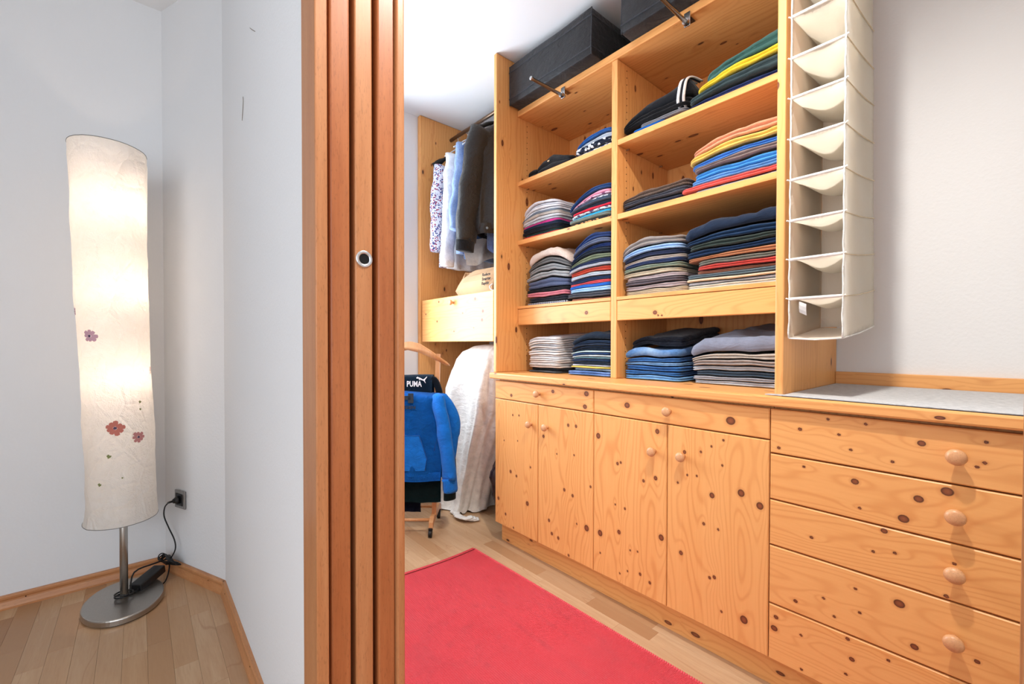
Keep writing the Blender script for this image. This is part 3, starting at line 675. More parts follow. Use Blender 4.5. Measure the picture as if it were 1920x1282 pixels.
def hung(name, label, cat, y, cx, zsh, hw, zhem, thick, mat, sleeves, seed, collar=True, hemtilt=0.0, cuff=None):
    t = thing(name, label, cat, (cx, y, zhem), 'garments on the far clothes rail')
    n = 48; loops = []
    zs = [zsh+.005, zsh-.01, zsh-.04, zsh-.08, zsh-.12, zsh-.17]+[zsh-.17-(zsh-.17-zhem)*i/14 for i in range(1, 15)]
    for i, z in enumerate(zs):
        d = zsh-z
        w = .055+(hw-.055)*min(1, max(0, d+.005)/.115) if d < .11 else hw*(1-.06*math.sin(min(1, (d-.11)/.5)*math.pi))
        th = thick*(.55+.45*min(1, d/.25)); fold = min(1, max(0, d-.12)/.4)
        lp = []
        for j in range(n):
            a = 2*math.pi*j/n; c, s = math.cos(a), math.sin(a)
            ex = .8; px = w*math.copysign(abs(c)**ex, c); py = th*math.copysign(abs(s)**ex, s)
            py += fold*thick*.45*math.sin(px*55+seed*2.1+d*2)*(abs(s)**.5)+nz(px*9, z*6, seed)*.012*fold
            px *= 1+.05*nz(a, z*4, seed*1.7)*fold
            lp.append(Vector((cx+px, y+py, z+(hemtilt*px/hw if i > 12 else 0)*(i-12)/8)))
        loops.append(lp)
    obj('body', loft(loops), mat, t, True)
    for sx, path, r0, r1 in sleeves:
        cp = catmull(path, 6); m_ = len(cp); bm = bmesh.new(); rr = []
        for i in range(m_):
            q = i/(m_-1); r = r0+(r1-r0)*q; k = 1+.05*math.sin(i*.9+seed)*(.3+.7*q); rr.append((r*.62*k, r*k))
        tube(cp, rr, 20, bm)
        for v in bm.verts: v.co += Vector((nz(v.co.x*14, v.co.z*10, seed), nz(v.co.z*12, v.co.x*14, seed+4), 0))*.014
        sl = obj('sleeve', bm, mat, t, True)
        if cuff:
            e = Vector(path[-1]); dr = (e-Vector(path[-2])).normalized()
            obj('cuff', tube([e-dr*.015, e+dr*.02, e+dr*.060], [(r1*.62, r1*.92), (r1*.6, r1*.86), (r1*.58, r1*.84)], 20), cuff, sl, True)
    if collar:
        obj('collar', tube([(cx+.058*math.cos(a), y+.042*math.sin(a), zsh+.006-.012*math.sin(a)) for a in [2*math.pi*i/16 for i in range(17)]], [(.020, .007)]*17, 8, cap=False), mat, t, True)
    return t
M_flo = fabric((222, 224, 240), 'floral', (70, 74, 130)); M_wsh = fabric((240, 242, 246)); M_bsh = fabric((128, 152, 196), 'denim', (156, 178, 214))
M_jean = fabric((70, 98, 140), 'denim'); M_jac = fabric((27, 22, 19), 'shell'); M_jacr = fabric((20, 20, 22), 'knit'); M_slate = fabric((90, 118, 140))
hanger(2.66, .205, 1.775, 2.45, M_black, 'black plastic hanger tip sticking out past the floral shirt')
hung('floral_shirt', 'white shirt with small blue and red flower print, farthest on the rail', 'shirt', 2.645, 1.80, 2.42, .195, 1.64, .030, M_flo,
     [(-1, [(1.62, 2.635, 2.33), (1.585, 2.62, 2.18), (1.56, 2.60, 1.95), (1.548, 2.59, 1.73)], .055, .045)], 1)
hanger(2.56, .19, 1.79, 2.49, plain('hanger_white', (230, 230, 230), .4), 'white hanger holding the plain white shirt', True)
hung('white_shirt', 'plain white long-sleeved shirt hanging between floral and blue shirts', 'shirt', 2.545, 1.80, 2.47, .185, 1.62, .030, M_wsh,
     [(-1, [(1.645, 2.53, 2.39), (1.618, 2.515, 2.2), (1.59, 2.50, 1.9), (1.572, 2.49, 1.62)], .052, .052)], 2)
hanger(2.45, .19, 1.79, 2.515, plain('hanger_white', (230, 230, 230), .4), 'white hanger holding the blue chambray shirt', True)
hung('blue_shirt', 'pale blue chambray shirt with long sleeves beside the white shirt', 'shirt', 2.435, 1.80, 2.495, .19, 1.70, .032, M_bsh,
     [(-1, [(1.655, 2.42, 2.42), (1.625, 2.40, 2.25), (1.59, 2.39, 2.02), (1.565, 2.38, 1.84)], .056, .046)], 3)
hanger(2.36, .18, 1.79, 2.505, plain('hanger_white', (230, 230, 230), .4), 'white hanger holding the slate blue shirt', True)
hung('slate_shirt', 'slate blue shirt mostly hidden behind the brown jacket', 'shirt', 2.345, 1.80, 2.485, .19, 1.66, .034, M_jean,
     [(-1, [(1.655, 2.33, 2.41), (1.63, 2.31, 2.2), (1.60, 2.30, 1.95), (1.585, 2.29, 1.80)], .050, .042)], 4)
hanger(2.20, .20, 1.78, 2.52, M_black, 'black hanger hidden inside the brown jacket')
hung('brown_jacket', 'dark brown padded jacket with black ribbed cuffs, nearest on the rail', 'jacket', 2.15, 1.79, 2.50, .215, 1.80, .085, M_jac,
     [(-1, [(1.62, 2.16, 2.40), (1.585, 2.165, 2.27), (1.555, 2.18, 2.05), (1.535, 2.20, 1.85), (1.53, 2.21, 1.73)], .095, .072)], 5, True, 0, M_jacr)
bd = C.objects.get('brown_jacket')
obj('hem_band', loft([[Vector((1.79+.215*math.copysign(abs(math.cos(a))**.8, math.cos(a))*k, 2.15+.088*k*math.copysign(abs(math.sin(a))**.8, math.sin(a))*(1+.05*math.sin(a*34)), z)) for a in [2*math.pi*i/90 for i in range(90)]] for z, k in ((1.835, .98), (1.80, 1.0), (1.775, .93))], False, False), M_jac, bd, True)
obj('snap_button', lathe([(0, .008), (.003, .007)], (1.60, 2.085, 1.80), (-.5, -1, 0), 12), plain('snap', (110, 130, 150), .4, .6), bd)
gs = thing('grey_shirt', 'light grey shirt tail hanging below the brown jacket', 'shirt', (1.75, 2.28, 1.58), 'garments on the far clothes rail')
def tail(a, b):
    x = 1.585+.42*a; z = 1.80-(.20-.05*math.sin(a*3))*b-.02*math.sin(a*9); return Vector((x, 2.285+.02*math.sin(a*14+b*3)+.01*math.sin(b*5), z))
obj('shirt_tail', grid(30, 12, tail, .003), fabric((206, 202, 200)), gs, True)
ds = thing('denim_shirt', 'blue denim shirt hem showing under the brown jacket', 'shirt', (1.75, 2.18, 1.66), 'garments on the far clothes rail')
obj('shirt_tail', grid(26, 10, lambda a, b: Vector((1.63+.36*a, 2.125+.018*math.sin(a*11), 1.81-(.10+.05*math.sin(a*math.pi+.4))*b)), .003), fabric((92, 122, 172), 'denim'), ds, True)

# paper bag on the hanging drawer
M_kraft = plain('kraft_paper', (196, 160, 124), .85, 0, .15, (9, .5))
pbag = thing('paper_bag', 'crumpled brown paper bag with black print on the hanging drawer', 'bag', (1.70, 2.20, 1.4025))
def bagpt(a, z, w, d):
    c, s = math.cos(a), math.sin(a); h = (z-1.4025)/.17; x = 1.685+d*math.copysign(abs(c)**.4, c); y = 2.20+w*math.copysign(abs(s)**.4, s)
    k = .034*min(1, h*5); return Vector((x+nz(y*9, z*11, 1)*k+.03*h*(1 if c < 0 else -1), y+nz(x*9, z*10, 7)*k*1.4, z+nz(y*7, x*7, 3)*.03*max(0, h-.5)))
obj('body', loft([[bagpt(2*math.pi*(i+.5)/14, 1.4025+h, w, d) for i in range(14)] for h, w, d in ((0, .205, .10), (.05, .24, .115), (.09, .225, .105), (.13, .22, .075), (.175, .19, .03))]), M_kraft, pbag)
for i, s in enumerate(('Reduce', 'Smarter', 'Rapide')):
    me = text_mesh(s, .026, 1.0, .0006); w = max(v.co.x for v in me.vertices)
    for v in me.vertices: v.co = Vector((1.582-v.co.z-.02+.10*(v.co.y-.026*i+.05), 2.09-v.co.x, 1.505-.026*i+v.co.y))
    link('lettering', me, plain('print_black', (24, 22, 22), .8), pbag)
gp = thing('green_pouch', 'small dark green pouch with white strap beside the paper bag', 'pouch', (1.60, 1.955, 1.4025))
obj('body', loft([[Vector((1.60+.03*w*math.cos(a), 1.958+.03*w*math.sin(a), 1.4025+h)) for a in [2*math.pi*i/16 for i in range(16)]] for h, w in ((0, .8), (.01, 1), (.06, 1), (.09, .7), (.10, .3))]), fabric((44, 62, 56)), gp, True)
obj('strap', tube(catmull([(1.565, 1.985, 1.45), (1.555, 2.0, 1.435), (1.56, 1.99, 1.415), (1.565, 1.97, 1.41)], 4), .004, 6), M_wsh, gp, True)

# white sheet draped over a tall rounded thing in the bay
ws = thing('dust_sheet', 'white linen sheet draped to the floor under the hanging drawer', 'sheet', (1.82, 2.3, 0))
sec = [  # z, x front, x back, y right, y left
 (1.098, 1.76, 1.90, 2.10, 2.18), (1.096, 1.66, 2.0, 1.98, 2.24), (1.085, 1.60, 2.05, 1.935, 2.30), (1.05, 1.57, 2.07, 1.93, 2.39), (1.0, 1.555, 2.08, 1.93, 2.46), (.92, 1.545, 2.09, 1.932, 2.53), (.80, 1.545, 2.09, 1.95, 2.58),
 (.68, 1.55, 2.09, 1.975, 2.60), (.55, 1.555, 2.09, 2.05, 2.61), (.42, 1.56, 2.09, 2.12, 2.61), (.30, 1.565, 2.09, 2.18, 2.61), (.18, 1.565, 2.09, 2.23, 2.61), (.08, 1.56, 2.09, 2.26, 2.61), (.03, 1.55, 2.09, 2.27, 2.61), (.006, 1.525, 2.09, 2.27, 2.61)]
loops = []; n = 120
for z, xa, xb, ya, yb in sec:
    lp = []; f = min(1, max(0, (1.05-z)/.35)); bt = max(0, (.12-z)/.12)
    for i in range(n):
        a = 2*math.pi*i/n; c, s = math.cos(a), math.sin(a)
        x = (xa+xb)/2+(xb-xa)/2*math.copysign(abs(c)**.62, c); y = (ya+yb)/2+(yb-ya)/2*math.copysign(abs(s)**.62, s)
        w = f*(.020*math.sin(a*9+1.2*math.sin(a*4)+z*.8)+.010*math.sin(a*21+z*2))*(1.0 if c < .2 else .2)
        w += .016*nz(a*3, z*6, 2)+.010*nz(a*9, z*14, 6)+.004*nz(a*22, z*30, 3)
        nx, ny = c, s; zz = z+bt*max(0, .012*math.sin(a*17))
        lp.append(Vector((x-abs(w)*.4+nx*w, y+ny*w, max(.003, zz))))
    loops.append(lp)
obj('cloth', loft(loops, True, False), fabric((236, 230, 222)), ws, True)
hem = bmesh.new()
for j in range(3):
    tube(catmull([(1.60-.02*j, 2.17+.01*j, .010+.008*j), (1.555-.018*j, 2.19, .010+.008*j), (1.535-.014*j, 2.26, .009+.008*j), (1.545-.01*j, 2.34-.02*j, .009+.006*j), (1.57, 2.40-.02*j, .008)], 5), [(.008+.014*(i_ % 2)*.3+.012, .007) for i_ in range(21)], 10, hem)
for v in hem.verts: v.co += Vector((nz(v.co.y*30, v.co.z*30, 1), nz(v.co.x*30, v.co.y*30, 2), 0))*.012; v.co.z = max(.001, v.co.z)
obj('hem_folds', hem, fabric((236, 230, 222)), ws, True)
db = thing('plastic_bag', 'dark crumpled plastic bag in the gap between sheet and cabinet', 'bag', (1.80, 2.02, 0))
bm = bmesh.new(); bmesh.ops.create_icosphere(bm, subdivisions=4, radius=1)
for v in bm.verts:
    p = v.co.copy(); k = 1+.16*nz(p.x*3, p.y*3, p.z*4)+.06*nz(p.x*9, p.y*9, p.z*9); v.co = Vector((1.80+.20*p.x*k, 2.02+.10*p.y*k, max(.001, .26+.26*p.z*k)))
obj('body', bm, plain('bag_plum', (40, 22, 32), .25, 0, .6, (30, .5)), db, True)

# ------------------------------------------------------------------ valet stand facing the camera
VO = Vector((1.203, 2.330, 0)); VA, VB = Vector((math.cos(YAW), -math.sin(YAW), 0)), Vector((math.sin(YAW), math.cos(YAW), 0))
def vp(s, t, z): return VO+VA*s+VB*t+Vector((0, 0, z))
def vbox(s0, s1, t0, t1, z0, z1, bev=.004):
    b = box(s0, s1, t0, t1, z0, z1, bev)
    for v in b.verts: v.co = vp(v.co.x, v.co.y, v.co.z)
    return b
vs = thing('valet_stand', 'beech clothes valet on casters with hanger-shaped top rail', 'valet', VO)
hp = [(-.245, .975), (-.235, .992), (-.13, 1.065), (-.07, 1.100), (0, 1.113), (.02, 1.113), (.07, 1.100), (.13, 1.062), (.235, .988), (.248, .968), (.225, .974), (.13, 1.022), (.07, 1.052), (0, 1.068), (-.07, 1.055), (-.13, 1.024), (-.22, .978)]
b = prism([vp(s, -.014, z) for s, z in hp], VB*.028); bmesh.ops.bevel(b, geom=list(b.edges), offset=.004, segments=2, affect='EDGES'); obj('hanger_rail', b, M_val, vs, True)
for sx in (-1, 1):
    c = .183*sx-(.022 if sx > 0 else 0)
    pst = bmesh.new(); loft([[vp((.158 if z < .3 else .178)*sx+ds, (-.02 if z < .3 else .0)+dt, z) for ds, dt in ((-.013, -.009), (.013, -.009), (.013, .009), (-.013, .009))] for z in (.10, .28, 1.04)], bm=pst)
    obj('post', pst, M_val, vs)
    ft = bmesh.new(); loft([[vp(.152*sx+ds, t, z+dz) for ds, dz in ((-.012, -.018), (.012, -.018), (.012, .018), (-.012, .018))] for t, z in ((-.10, .064), (-.06, .085), (.14, .092), (.19, .066))], bm=ft); obj('foot', ft, M_val, vs)
    for t in (-.095, .185):
        w = obj('caster', lathe([(-.010, .012), (-.009, .021), (.009, .021), (.010, .012)], vp(.150*sx, t-.008, .0215), VA, 18), M_black, vs, True)
        obj('fork', vbox(.150*sx-.012, .150*sx+.012, t-.012, t+.012, .034, .052, .004), M_black, w)
        obj('axle', lathe([(0, .004), (.003, .004)], vp(.150*sx-.010, t-.008, .0215), -VA, 8), M_chrome, w)
for t, z in ((-.07, .088), (.12, .094)): obj('cross_dowel', tube([vp(-.15, t, z), vp(.15, t, z)], .009, 12), M_val, vs, True)
obj('trouser_bar', tube([vp(-.185, 0, .80), vp(.185, 0, .80)], .010, 12), M_val, vs, True)

def drape(s0, s1, ztop, zhem, t0, t1, n1=26, wr=.006, seed=0, back=None, slope=0.0):
    """cloth hung over a bar: front sheet, rounded top, back sheet"""
    zb = back if back is not None else zhem+.05
    path = [(t0, zhem+(ztop-.03-zhem)*i/16) for i in range(17)]+[((t0+t1)/2+(t0-t1)/2*math.cos(math.pi*i/8), ztop-.03+.03*math.sin(math.pi*i/8)) for i in range(1, 8)]+[(t1, ztop-.03-(ztop-.03-zb)*i/10) for i in range(11)]
    m_ = len(path)-1
    def f(a, b):
        i = min(m_, int(round(b*m_))); t, z = path[i]; s = s0+(s1-s0)*a
        sag = max(0, (ztop-z))/(ztop-zhem+.01)
        k = wr*sag*(math.sin(a*13+seed)+.6*math.sin(a*29+seed*2+z*4))+nz(s*12, z*9, seed)*wr*1.2
        return vp(s+nz(s*4, z*6, seed+3)*.006, t+(k if i < 20 else -k), z-slope*a*a+nz(s*5, 1, seed)*.004)
    return grid(n1, m_, f, .006)
# dark shirt with white print over the bar behind
M_pum = fabric((22, 44, 64)); pu = thing('dark_sports_shirt', 'dark teal sports shirt with white print draped behind the blue hoodie', 'shirt', vp(0, 0, .45))
obj('cloth', drape(-.19, .150, .918, .62, -.040, .035, 24, .003, 4), M_pum, pu, True)
obj('sleeve', tube(catmull([vp(.14, -.03, .90), vp(.165, -.02, .88), vp(.185, -.01, .82), vp(.19, 0, .74)], 4), [(.012, .02)]*13, 10), fabric((14, 22, 32)), pu, True)
M_print = plain('white_print', (242, 244, 246), .7)
me = text_mesh('PUMA', .044, 1.02, .0012); w = max(v.co.x for v in me.vertices)
for v in me.vertices: v.co = vp(.003+v.co.x*.0875/w, -.0475-v.co.z, .853+v.co.y*1.02)
link('lettering', me, M_print, pu)
cat = [(0, 20), (5, 22), (9, 27), (13, 26), (14, 22), (22, 21), (32, 16), (44, 9), (53, 13), (62, 22), (70, 28), (71, 25), (64, 15), (58, 6), (56, 2), (58, -6), (62, -14), (58, -14), (53, -5), (48, 0), (36, 5), (29, 6), (24, 10), (22, 4), (18, 4), (19, 12), (14, 15), (8, 14), (3, 15)]
obj('leaping_cat_print', prism([vp(.058+x*.00090, -.0485, .886+y*.00090) for x, y in cat], VB*.0012), M_print, pu)
# dark green pullover under the hoodie, trousers under that
M_grn = fabric((12, 34, 36)); gr = thing('green_pullover', 'black-green pullover showing below the hem of the blue hoodie', 'pullover', vp(0, 0, .2))
obj('body', drape(-.24, .205, .812, .195, -.085, .045, 26, .005, 7, .3), M_grn, gr, True)
obj('sleeve', tube(catmull([vp(.20, -.06, .76), vp(.235, -.06, .62), vp(.250, -.062, .42), vp(.255, -.065, .27), vp(.255, -.065, .205)], 5), [(.026, .045)]*16+[(.024, .040)]*5, 14), M_grn, gr, True)
tr = thing('navy_trousers', 'dark navy trousers hanging lowest on the valet', 'trousers', vp(0, 0, .12))
obj('legs', drape(-.20, .085, .800, .125, -.045, .03, 20, .003, 9, .2), fabric((14, 20, 40)), tr, True)
# blue hoodie
M_hoo = fabric((20, 112, 206)); ho = thing('blue_hoodie', 'bright blue hoodie with dark logo hanging over the valet', 'hoodie', vp(0, 0, .3))
obj('body', drape(-.25, .212, .834, .362, -.118, .052, 40, .0075, 2, .42, .022), M_hoo, ho, True)
obj('hem_rib', grid(40, 5, lambda a, b: vp(-.247+.456*a, -.119-.004*math.sin(b*math.pi)+.0035*math.sin(a*13+2), .375-.050*b+.004*math.sin(a*7)), .010), fabric((18, 104, 196), 'knit'), ho, True)
sl = bmesh.new(); tube(catmull([vp(.180, -.095, .812), vp(.206, -.120, .745), vp(.232, -.130, .62), vp(.252, -.134, .46), vp(.262, -.136, .345)], 6), [(.020, .022), (.026, .034), (.028, .044)]+[(.030, .052)]*22, 20, sl)
for v in sl.verts: v.co += VA*nz(v.co.z*14, v.co.x*9, 1)*.008+VB*nz(v.co.z*11, v.co.x*20, 5)*.008
s_ = obj('sleeve', sl, M_hoo, ho, True)
obj('cuff', tube([vp(.262, -.136, .352), vp(.266, -.136, .335), vp(.270, -.136, .285), vp(.270, -.136, .272)], [(.030, .048), (.030, .043), (.031, .044), (.028, .041)], 18), fabric((18, 104, 196), 'knit'), s_, True)
obj('sleeve', tube(catmull([vp(.190, -.06, .795), vp(.240, -.07, .735), vp(.272, -.075, .66), vp(.268, -.075, .57), vp(.252, -.07, .45)], 5), [(.024, .030)]+[(.030, .046)]*14+[(.026, .040)]*6, 16), M_hoo, ho, True)
po = prism([vp(s, -.1275, z) for s, z in ((-.19, .385), (.125, .385), (.135, .455), (.092, .585), (-.157, .585), (-.20, .455))], VB*.008)
pk = obj('kangaroo_pocket', po, M_hoo, ho)
obj('pocket_seam', tube([vp(s, -.1285, z) for s, z in ((-.157, .584), (.092, .584), (.135, .455), (.125, .390))], .0020, 6), fabric((14, 84, 160)), pk, True)
obj('armhole_seam', tube([vp(.212-.012*abs(i-3), -.123-.004*i/8, .80-.05*i) for i in range(7)], .0020, 6), fabric((14, 84, 160)), ho, True)
M_logo = plain('logo_navy', (40, 52, 66), .8)
for x0 in (-.150, -.040):
    o = obj('logo_letter', vbox(x0, x0+.028, -.1275, -.124, .768, .822, 0), M_logo, ho)
    obj('logo_bar', vbox(x0+.028, x0+.084, -.1275, -.124, .786, .808, 0), M_logo, o); obj('logo_bar', vbox(x0+.070, x0+.100, -.1275, -.124, .768, .822, 0), M_logo, o)
me = text_mesh('HELLY HANSEN', .024, 1.1, .0008); w = max(v.co.x for v in me.vertices)
for v in me.vertices: v.co = vp(-.158+v.co.x*.229/w, -.1265-v.co.z, .735+v.co.y)
link('lettering', me, M_logo, ho)

# ------------------------------------------------------------------ red rug
def rugmat():
    k = N('red_weave', .95, .08); v = k.coords(rnd=False)
    w1 = k.n('ShaderNodeTexWave', _bands_direction='Y'); k.l(v, w1.inputs[0]); w1.inputs['Scale'].default_value = 62; w1.inputs['Distortion'].default_value = .8
    w2 = k.n('ShaderNodeTexWave', _bands_direction='X'); k.l(v, w2.inputs[0]); w2.inputs['Scale'].default_value = 42; w2.inputs['Distortion'].default_value = .8
    h = k.math('MULTIPLY', w1.outputs['Fac'], w2.outputs['Fac']); n = k.noise(v, 3.5, 3); n2 = k.noise(v, 200, 2)
    c = k.mix(k.maprange(n, .35, .7, 0, 1), lin((255, 108, 118)), lin((252, 98, 108))); c = k.mix(k.maprange(h, 0, .5, .3, 0), c, lin((226, 76, 88))); c = k.mix(k.maprange(n2, .5, .75, 0, .3), c, lin((252, 132, 138)))
    k.bump(h, .6, .004); return k.color(c)
M_rug = rugmat(); rg = thing('red_rug', 'red woven rug on the dressing room floor', 'rug', (.95, .9, 0))
def rugx(y): return 1.352+.0125*(1.88-y)
def rug(a, b):
    y = 0.0+1.868*b; x1 = rugx(y); return Vector((.56+(x1-.56)*a, y+.012*math.sin(a*6)*b, .0065+.0008*nz(a*8, b*12, 1)))
obj('weave', grid(40, 80, rug, -.006), M_rug, rg)
obj('end_hem', grid(30, 3, lambda a, b: Vector((.56+(rugx(1.88)-.56)*a, 1.866+.012*math.sin(a*6)+.024*b, .0085-.002*b*b)), -.008), M_rug, rg)
obj('end_seam', tube([Vector((.56+(rugx(1.88)-.56)*i/30, 1.867+.012*math.sin(i/30*6), .0088)) for i in range(31)], .0012, 5), fabric((110, 26, 34)), rg)
bm = bmesh.new(); y = .02
while y < 1.865:
    b = box(rugx(y)-.006, rugx(y)+.005, y, y+.0062, .001, .0098, .0022, 1); me = bpy.data.meshes.new('t'); b.to_mesh(me); b.free(); bm.from_mesh(me); bpy.data.meshes.remove(me); y += .0082
o = obj('edge_stitching', bm, fabric((236, 92, 102)), rg, True); o['kind'] = 'stuff'

# ------------------------------------------------------------------ folded clothes
ORD = ['topmost', 'second from top', 'third from top', 'fourth from top', 'fifth from top', 'sixth from top', 'seventh from top', 'eighth from top', 'ninth from top', 'tenth from top', 'eleventh from top', 'twelfth from top', 'thirteenth from top', 'fourteenth from top', 'fifteenth from top', 'sixteenth from top', 'seventeenth from top']
def pile(where, y1, y0, z0, xf, depth, H, layers, dl=.2, dr=.1, rise=0.0, seed=1, cat='shirt', group=None, jit=.013, hump=.6):
    """layers top -> bottom: (colour word, rgb, weight, noun, kind, rgb2, options)"""
    rg_ = random.Random(seed); L = layers[::-1]; tot = sum(l[2] for l in L); nL = len(L)
    def g(x, y):
        s = (y-y0)/(y1-y0); t = min(1, max(0, (x-xf)/depth))
        e = dl*max(0, (s-hump)/(1-hump))**2 + dr*max(0, (hump-s)/hump)**2
        return max(.25, 1-e+rise*t)
    def B(k, x, y):
        c = sum(l[2] for l in L[:k])/tot
        gg = 1+(g(x, y)-1)*min(1, c*1.15)
        w = min(L[max(k-1, 0)][2], L[min(k, nL-1)][2])/tot*H
        if k in (0,): return z0+.0006
        return z0+.0006+c*H*gg+w*.30*nz(y*9+seed, x*9, k*2.3)+w*.10*nz(y*23, x*15, k*1.7+seed)+(w*.15*nz(y*30, x*22, k*5.1) if k == nL else 0)
    for k, l in enumerate(L):
        word, rgb, wt_, noun, kind, rgb2 = (list(l)+[None]*6)[:6]; op = l[6] if len(l) > 6 else {}
        a1, a0 = y1+rg_.uniform(-jit, jit*.6)+op.get('l', 0), y0+rg_.uniform(-jit*.6, jit)-op.get('r', 0)
        f0 = xf+rg_.uniform(-.010, .013)-op.get('f', 0); f1 = xf+depth*rg_.uniform(.92, 1.0)
        th = wt_/tot*H; lob = op.get('lobes', 1 if th < .014 else 2)
        cx, cy, hx, hy = (f0+f1)/2, (a0+a1)/2, (f1-f0)/2, (a1-a0)/2; rad = .022
        # rounded rectangle outline
        out = []; per = []
        for qx, qy, st in ((1, 1, 0), (-1, 1, 1), (-1, -1, 2), (1, -1, 3)):
            for i in range(5):
                a = math.pi/2*(st+i/4); per.append((qx*(hx-rad)+rad*math.cos(a), qy*(hy-rad)+rad*math.sin(a), math.cos(a), math.sin(a)))
        pts = []
        for i in range(len(per)):
            p, q = per[i], per[(i+1) % len(per)]; d = math.hypot(q[0]-p[0], q[1]-p[1]); m_ = max(1, int(d/.024))
            for j in range(m_):
                t = j/m_; pts.append(tuple(p[c]+(q[c]-p[c])*t for c in range(4)))
        n = len(pts); bul = min(.015, th*.55)
        tp = k == nL-1; rows = [(.45, .35, 0), (.85, .28, 0), (.96, .06, 0)]
        nr = 4*lob+1
        rows += [(1, (j+.35)/(nr+.0-.3), 1) for j in range(nr)]
        rows += [(.96, 1, 0), (.85, 1, 0), (.62, 1, 0), (.36, 1, 0), (.12, 1, 0)] if tp else [(.96, .94, 0), (.85, .72, 0), (.45, .65, 0)]
        loops = []
        for sc, v, side in rows:
            v = min(1, v); lp = []
            for px, py, nx, ny in pts:
                o_ = 0
                if side:
                    o_ = bul*(abs(math.sin(math.pi*lob*v))**.55)-bul*.55+.0045*nz((cy+py)*14, (cx+px)*14, k*3+seed)+.0025*nz((cy+py)*38, v*3+k, seed)
                X, Y = cx+px*sc+nx*o_, cy+py*sc+ny*o_
                X = min(2.108, max(X, xf-.03)); Y = min(1.8805, max(1.2310, Y)) if y0 > 1.21 else min(1.1940, max(.4915, Y))
                za, zb = B(k, X, Y), B(k+1, X, Y)
                if op.get('flap') and k == nL-1: pass
                vv = .07+.86*v
                lp.append(Vector((X, Y, za+(zb-za)*vv)))
            loops.append(lp)
        bm = loft(loops); oi = nL-1-k
        if nL == 1: lab = '%s %s on %s' % (word, noun, where)
        elif oi == nL-1: lab = '%s %s, bottom of %s' % (word, noun, where)
        else: lab = '%s %s, %s, %s' % (word, noun, ORD[oi], where)
        o = obj(('black_' if noun == 'cap' else 'folded_')+noun.replace('-', '_').replace(' ', '_'), bm, fabric(rgb, kind or 'plain', rgb2), None, True, loc=(cx, cy, z0+sum(q[2] for q in L[:k])/tot*H))
        tag(o, lab, cat if cat else noun, group or where)
Z1, Z2, Z3, Z0 = 2.036, 1.697, 1.3175, .9412
SH, SW_, TR = 't-shirt', 'sweater', 'trousers'
# left bay
pile('left end of top shelf, left bay', 1.852, 1.735, Z1, 1.70, .22, .052, [('small black', (20, 20, 22), 1, 'cap', 'knit')], .5, .3, 0, 1, 'cap', 'clothes on the top shelf, left bay')
pile('top shelf, left bay, with a pale button', 1.742, 1.485, Z1, 1.70, .30, .078, [('black knitted', (26, 26, 28), 1, 'cardigan', 'knit')], .45, .5, .1, 2, 'cardigan', 'clothes on the top shelf, left bay', hump=.5)
cd = [o for o in C.objects if o.name.startswith('folded_cardigan')][0]
obj('button', lathe([(0, .010), (.003, .010), (.004, .008)], (1.690, 1.655, Z1+.058), (-1, 0, .35), 14), plain('button_horn', (226, 200, 160), .4), cd, True)
pile('pile on top shelf beside divider', 1.462, 1.240, Z1, 1.695, .32, .100, [('royal blue', (40, 92, 160), 1.2, SH), ('light grey', (188, 196, 208), 1.2, SH), ('navy white-lettered', (24, 32, 52), 1.6, SH, 'print', (224, 226, 230)), ('blue', (60, 100, 170), .8, SH, 'print', (220, 226, 235))], .45, .1, .1, 3, SH, hump=.35)
w5 = 'white t-shirt'
pile('left pile, middle shelf, left bay', 1.872, 1.585, Z2, 1.695, .34, .196, [('white', (236, 236, 242), 1, SH), ('snow white', (228, 228, 236), .9, SH), ('chalk white', (238, 236, 240), .9, SH), ('off white', (226, 226, 232), .9, SH), ('blue-grey', (130, 142, 158), 1, SH), ('beige', (206, 196, 188), 1.2, SH), ('pale white', (228, 228, 232), 1.0, SH), ('pale grey', (206, 210, 216), 1.0, SH), ('magenta pink', (226, 66, 150), 1, SH), ('navy', (24, 40, 66), 1.3, SH), ('black navy', (18, 26, 40), 1.4, SH), ('dark green', (30, 62, 60), 1.1, SH), ('coral red', (232, 84, 78), 1.0, SH, None, None, {'l': .004})], .30, .12, .05, 4, SH, hump=.55)
pile('right pile, middle shelf, left bay', 1.502, 1.240, Z2, 1.695, .34, .172, [('denim blue', (34, 66, 116), 1.8, SH), ('pink', (238, 150, 176), 1, SH), ('pink patterned', (226, 180, 200), .8, SH, 'print', (120, 60, 100)), ('white patterned', (224, 224, 230), 1.0, SH, 'print', (70, 80, 100)), ('slate', (70, 84, 104), 1.2, SH), ('navy', (36, 44, 62), 1.2, SH), ('bright red', (220, 34, 60), .9, SH), ('white speckled', (222, 226, 226), 1.0, SH, 'print', (90, 60, 110)), ('cyan', (34, 164, 212), 1.0, SH), ('grey-green', (122, 138, 132), 1.4, SH), ('charcoal letter-print', (52, 56, 66), 1.4, SH, 'print', (240, 180, 120))], .45, .05, .12, 5, SH, hump=.3)
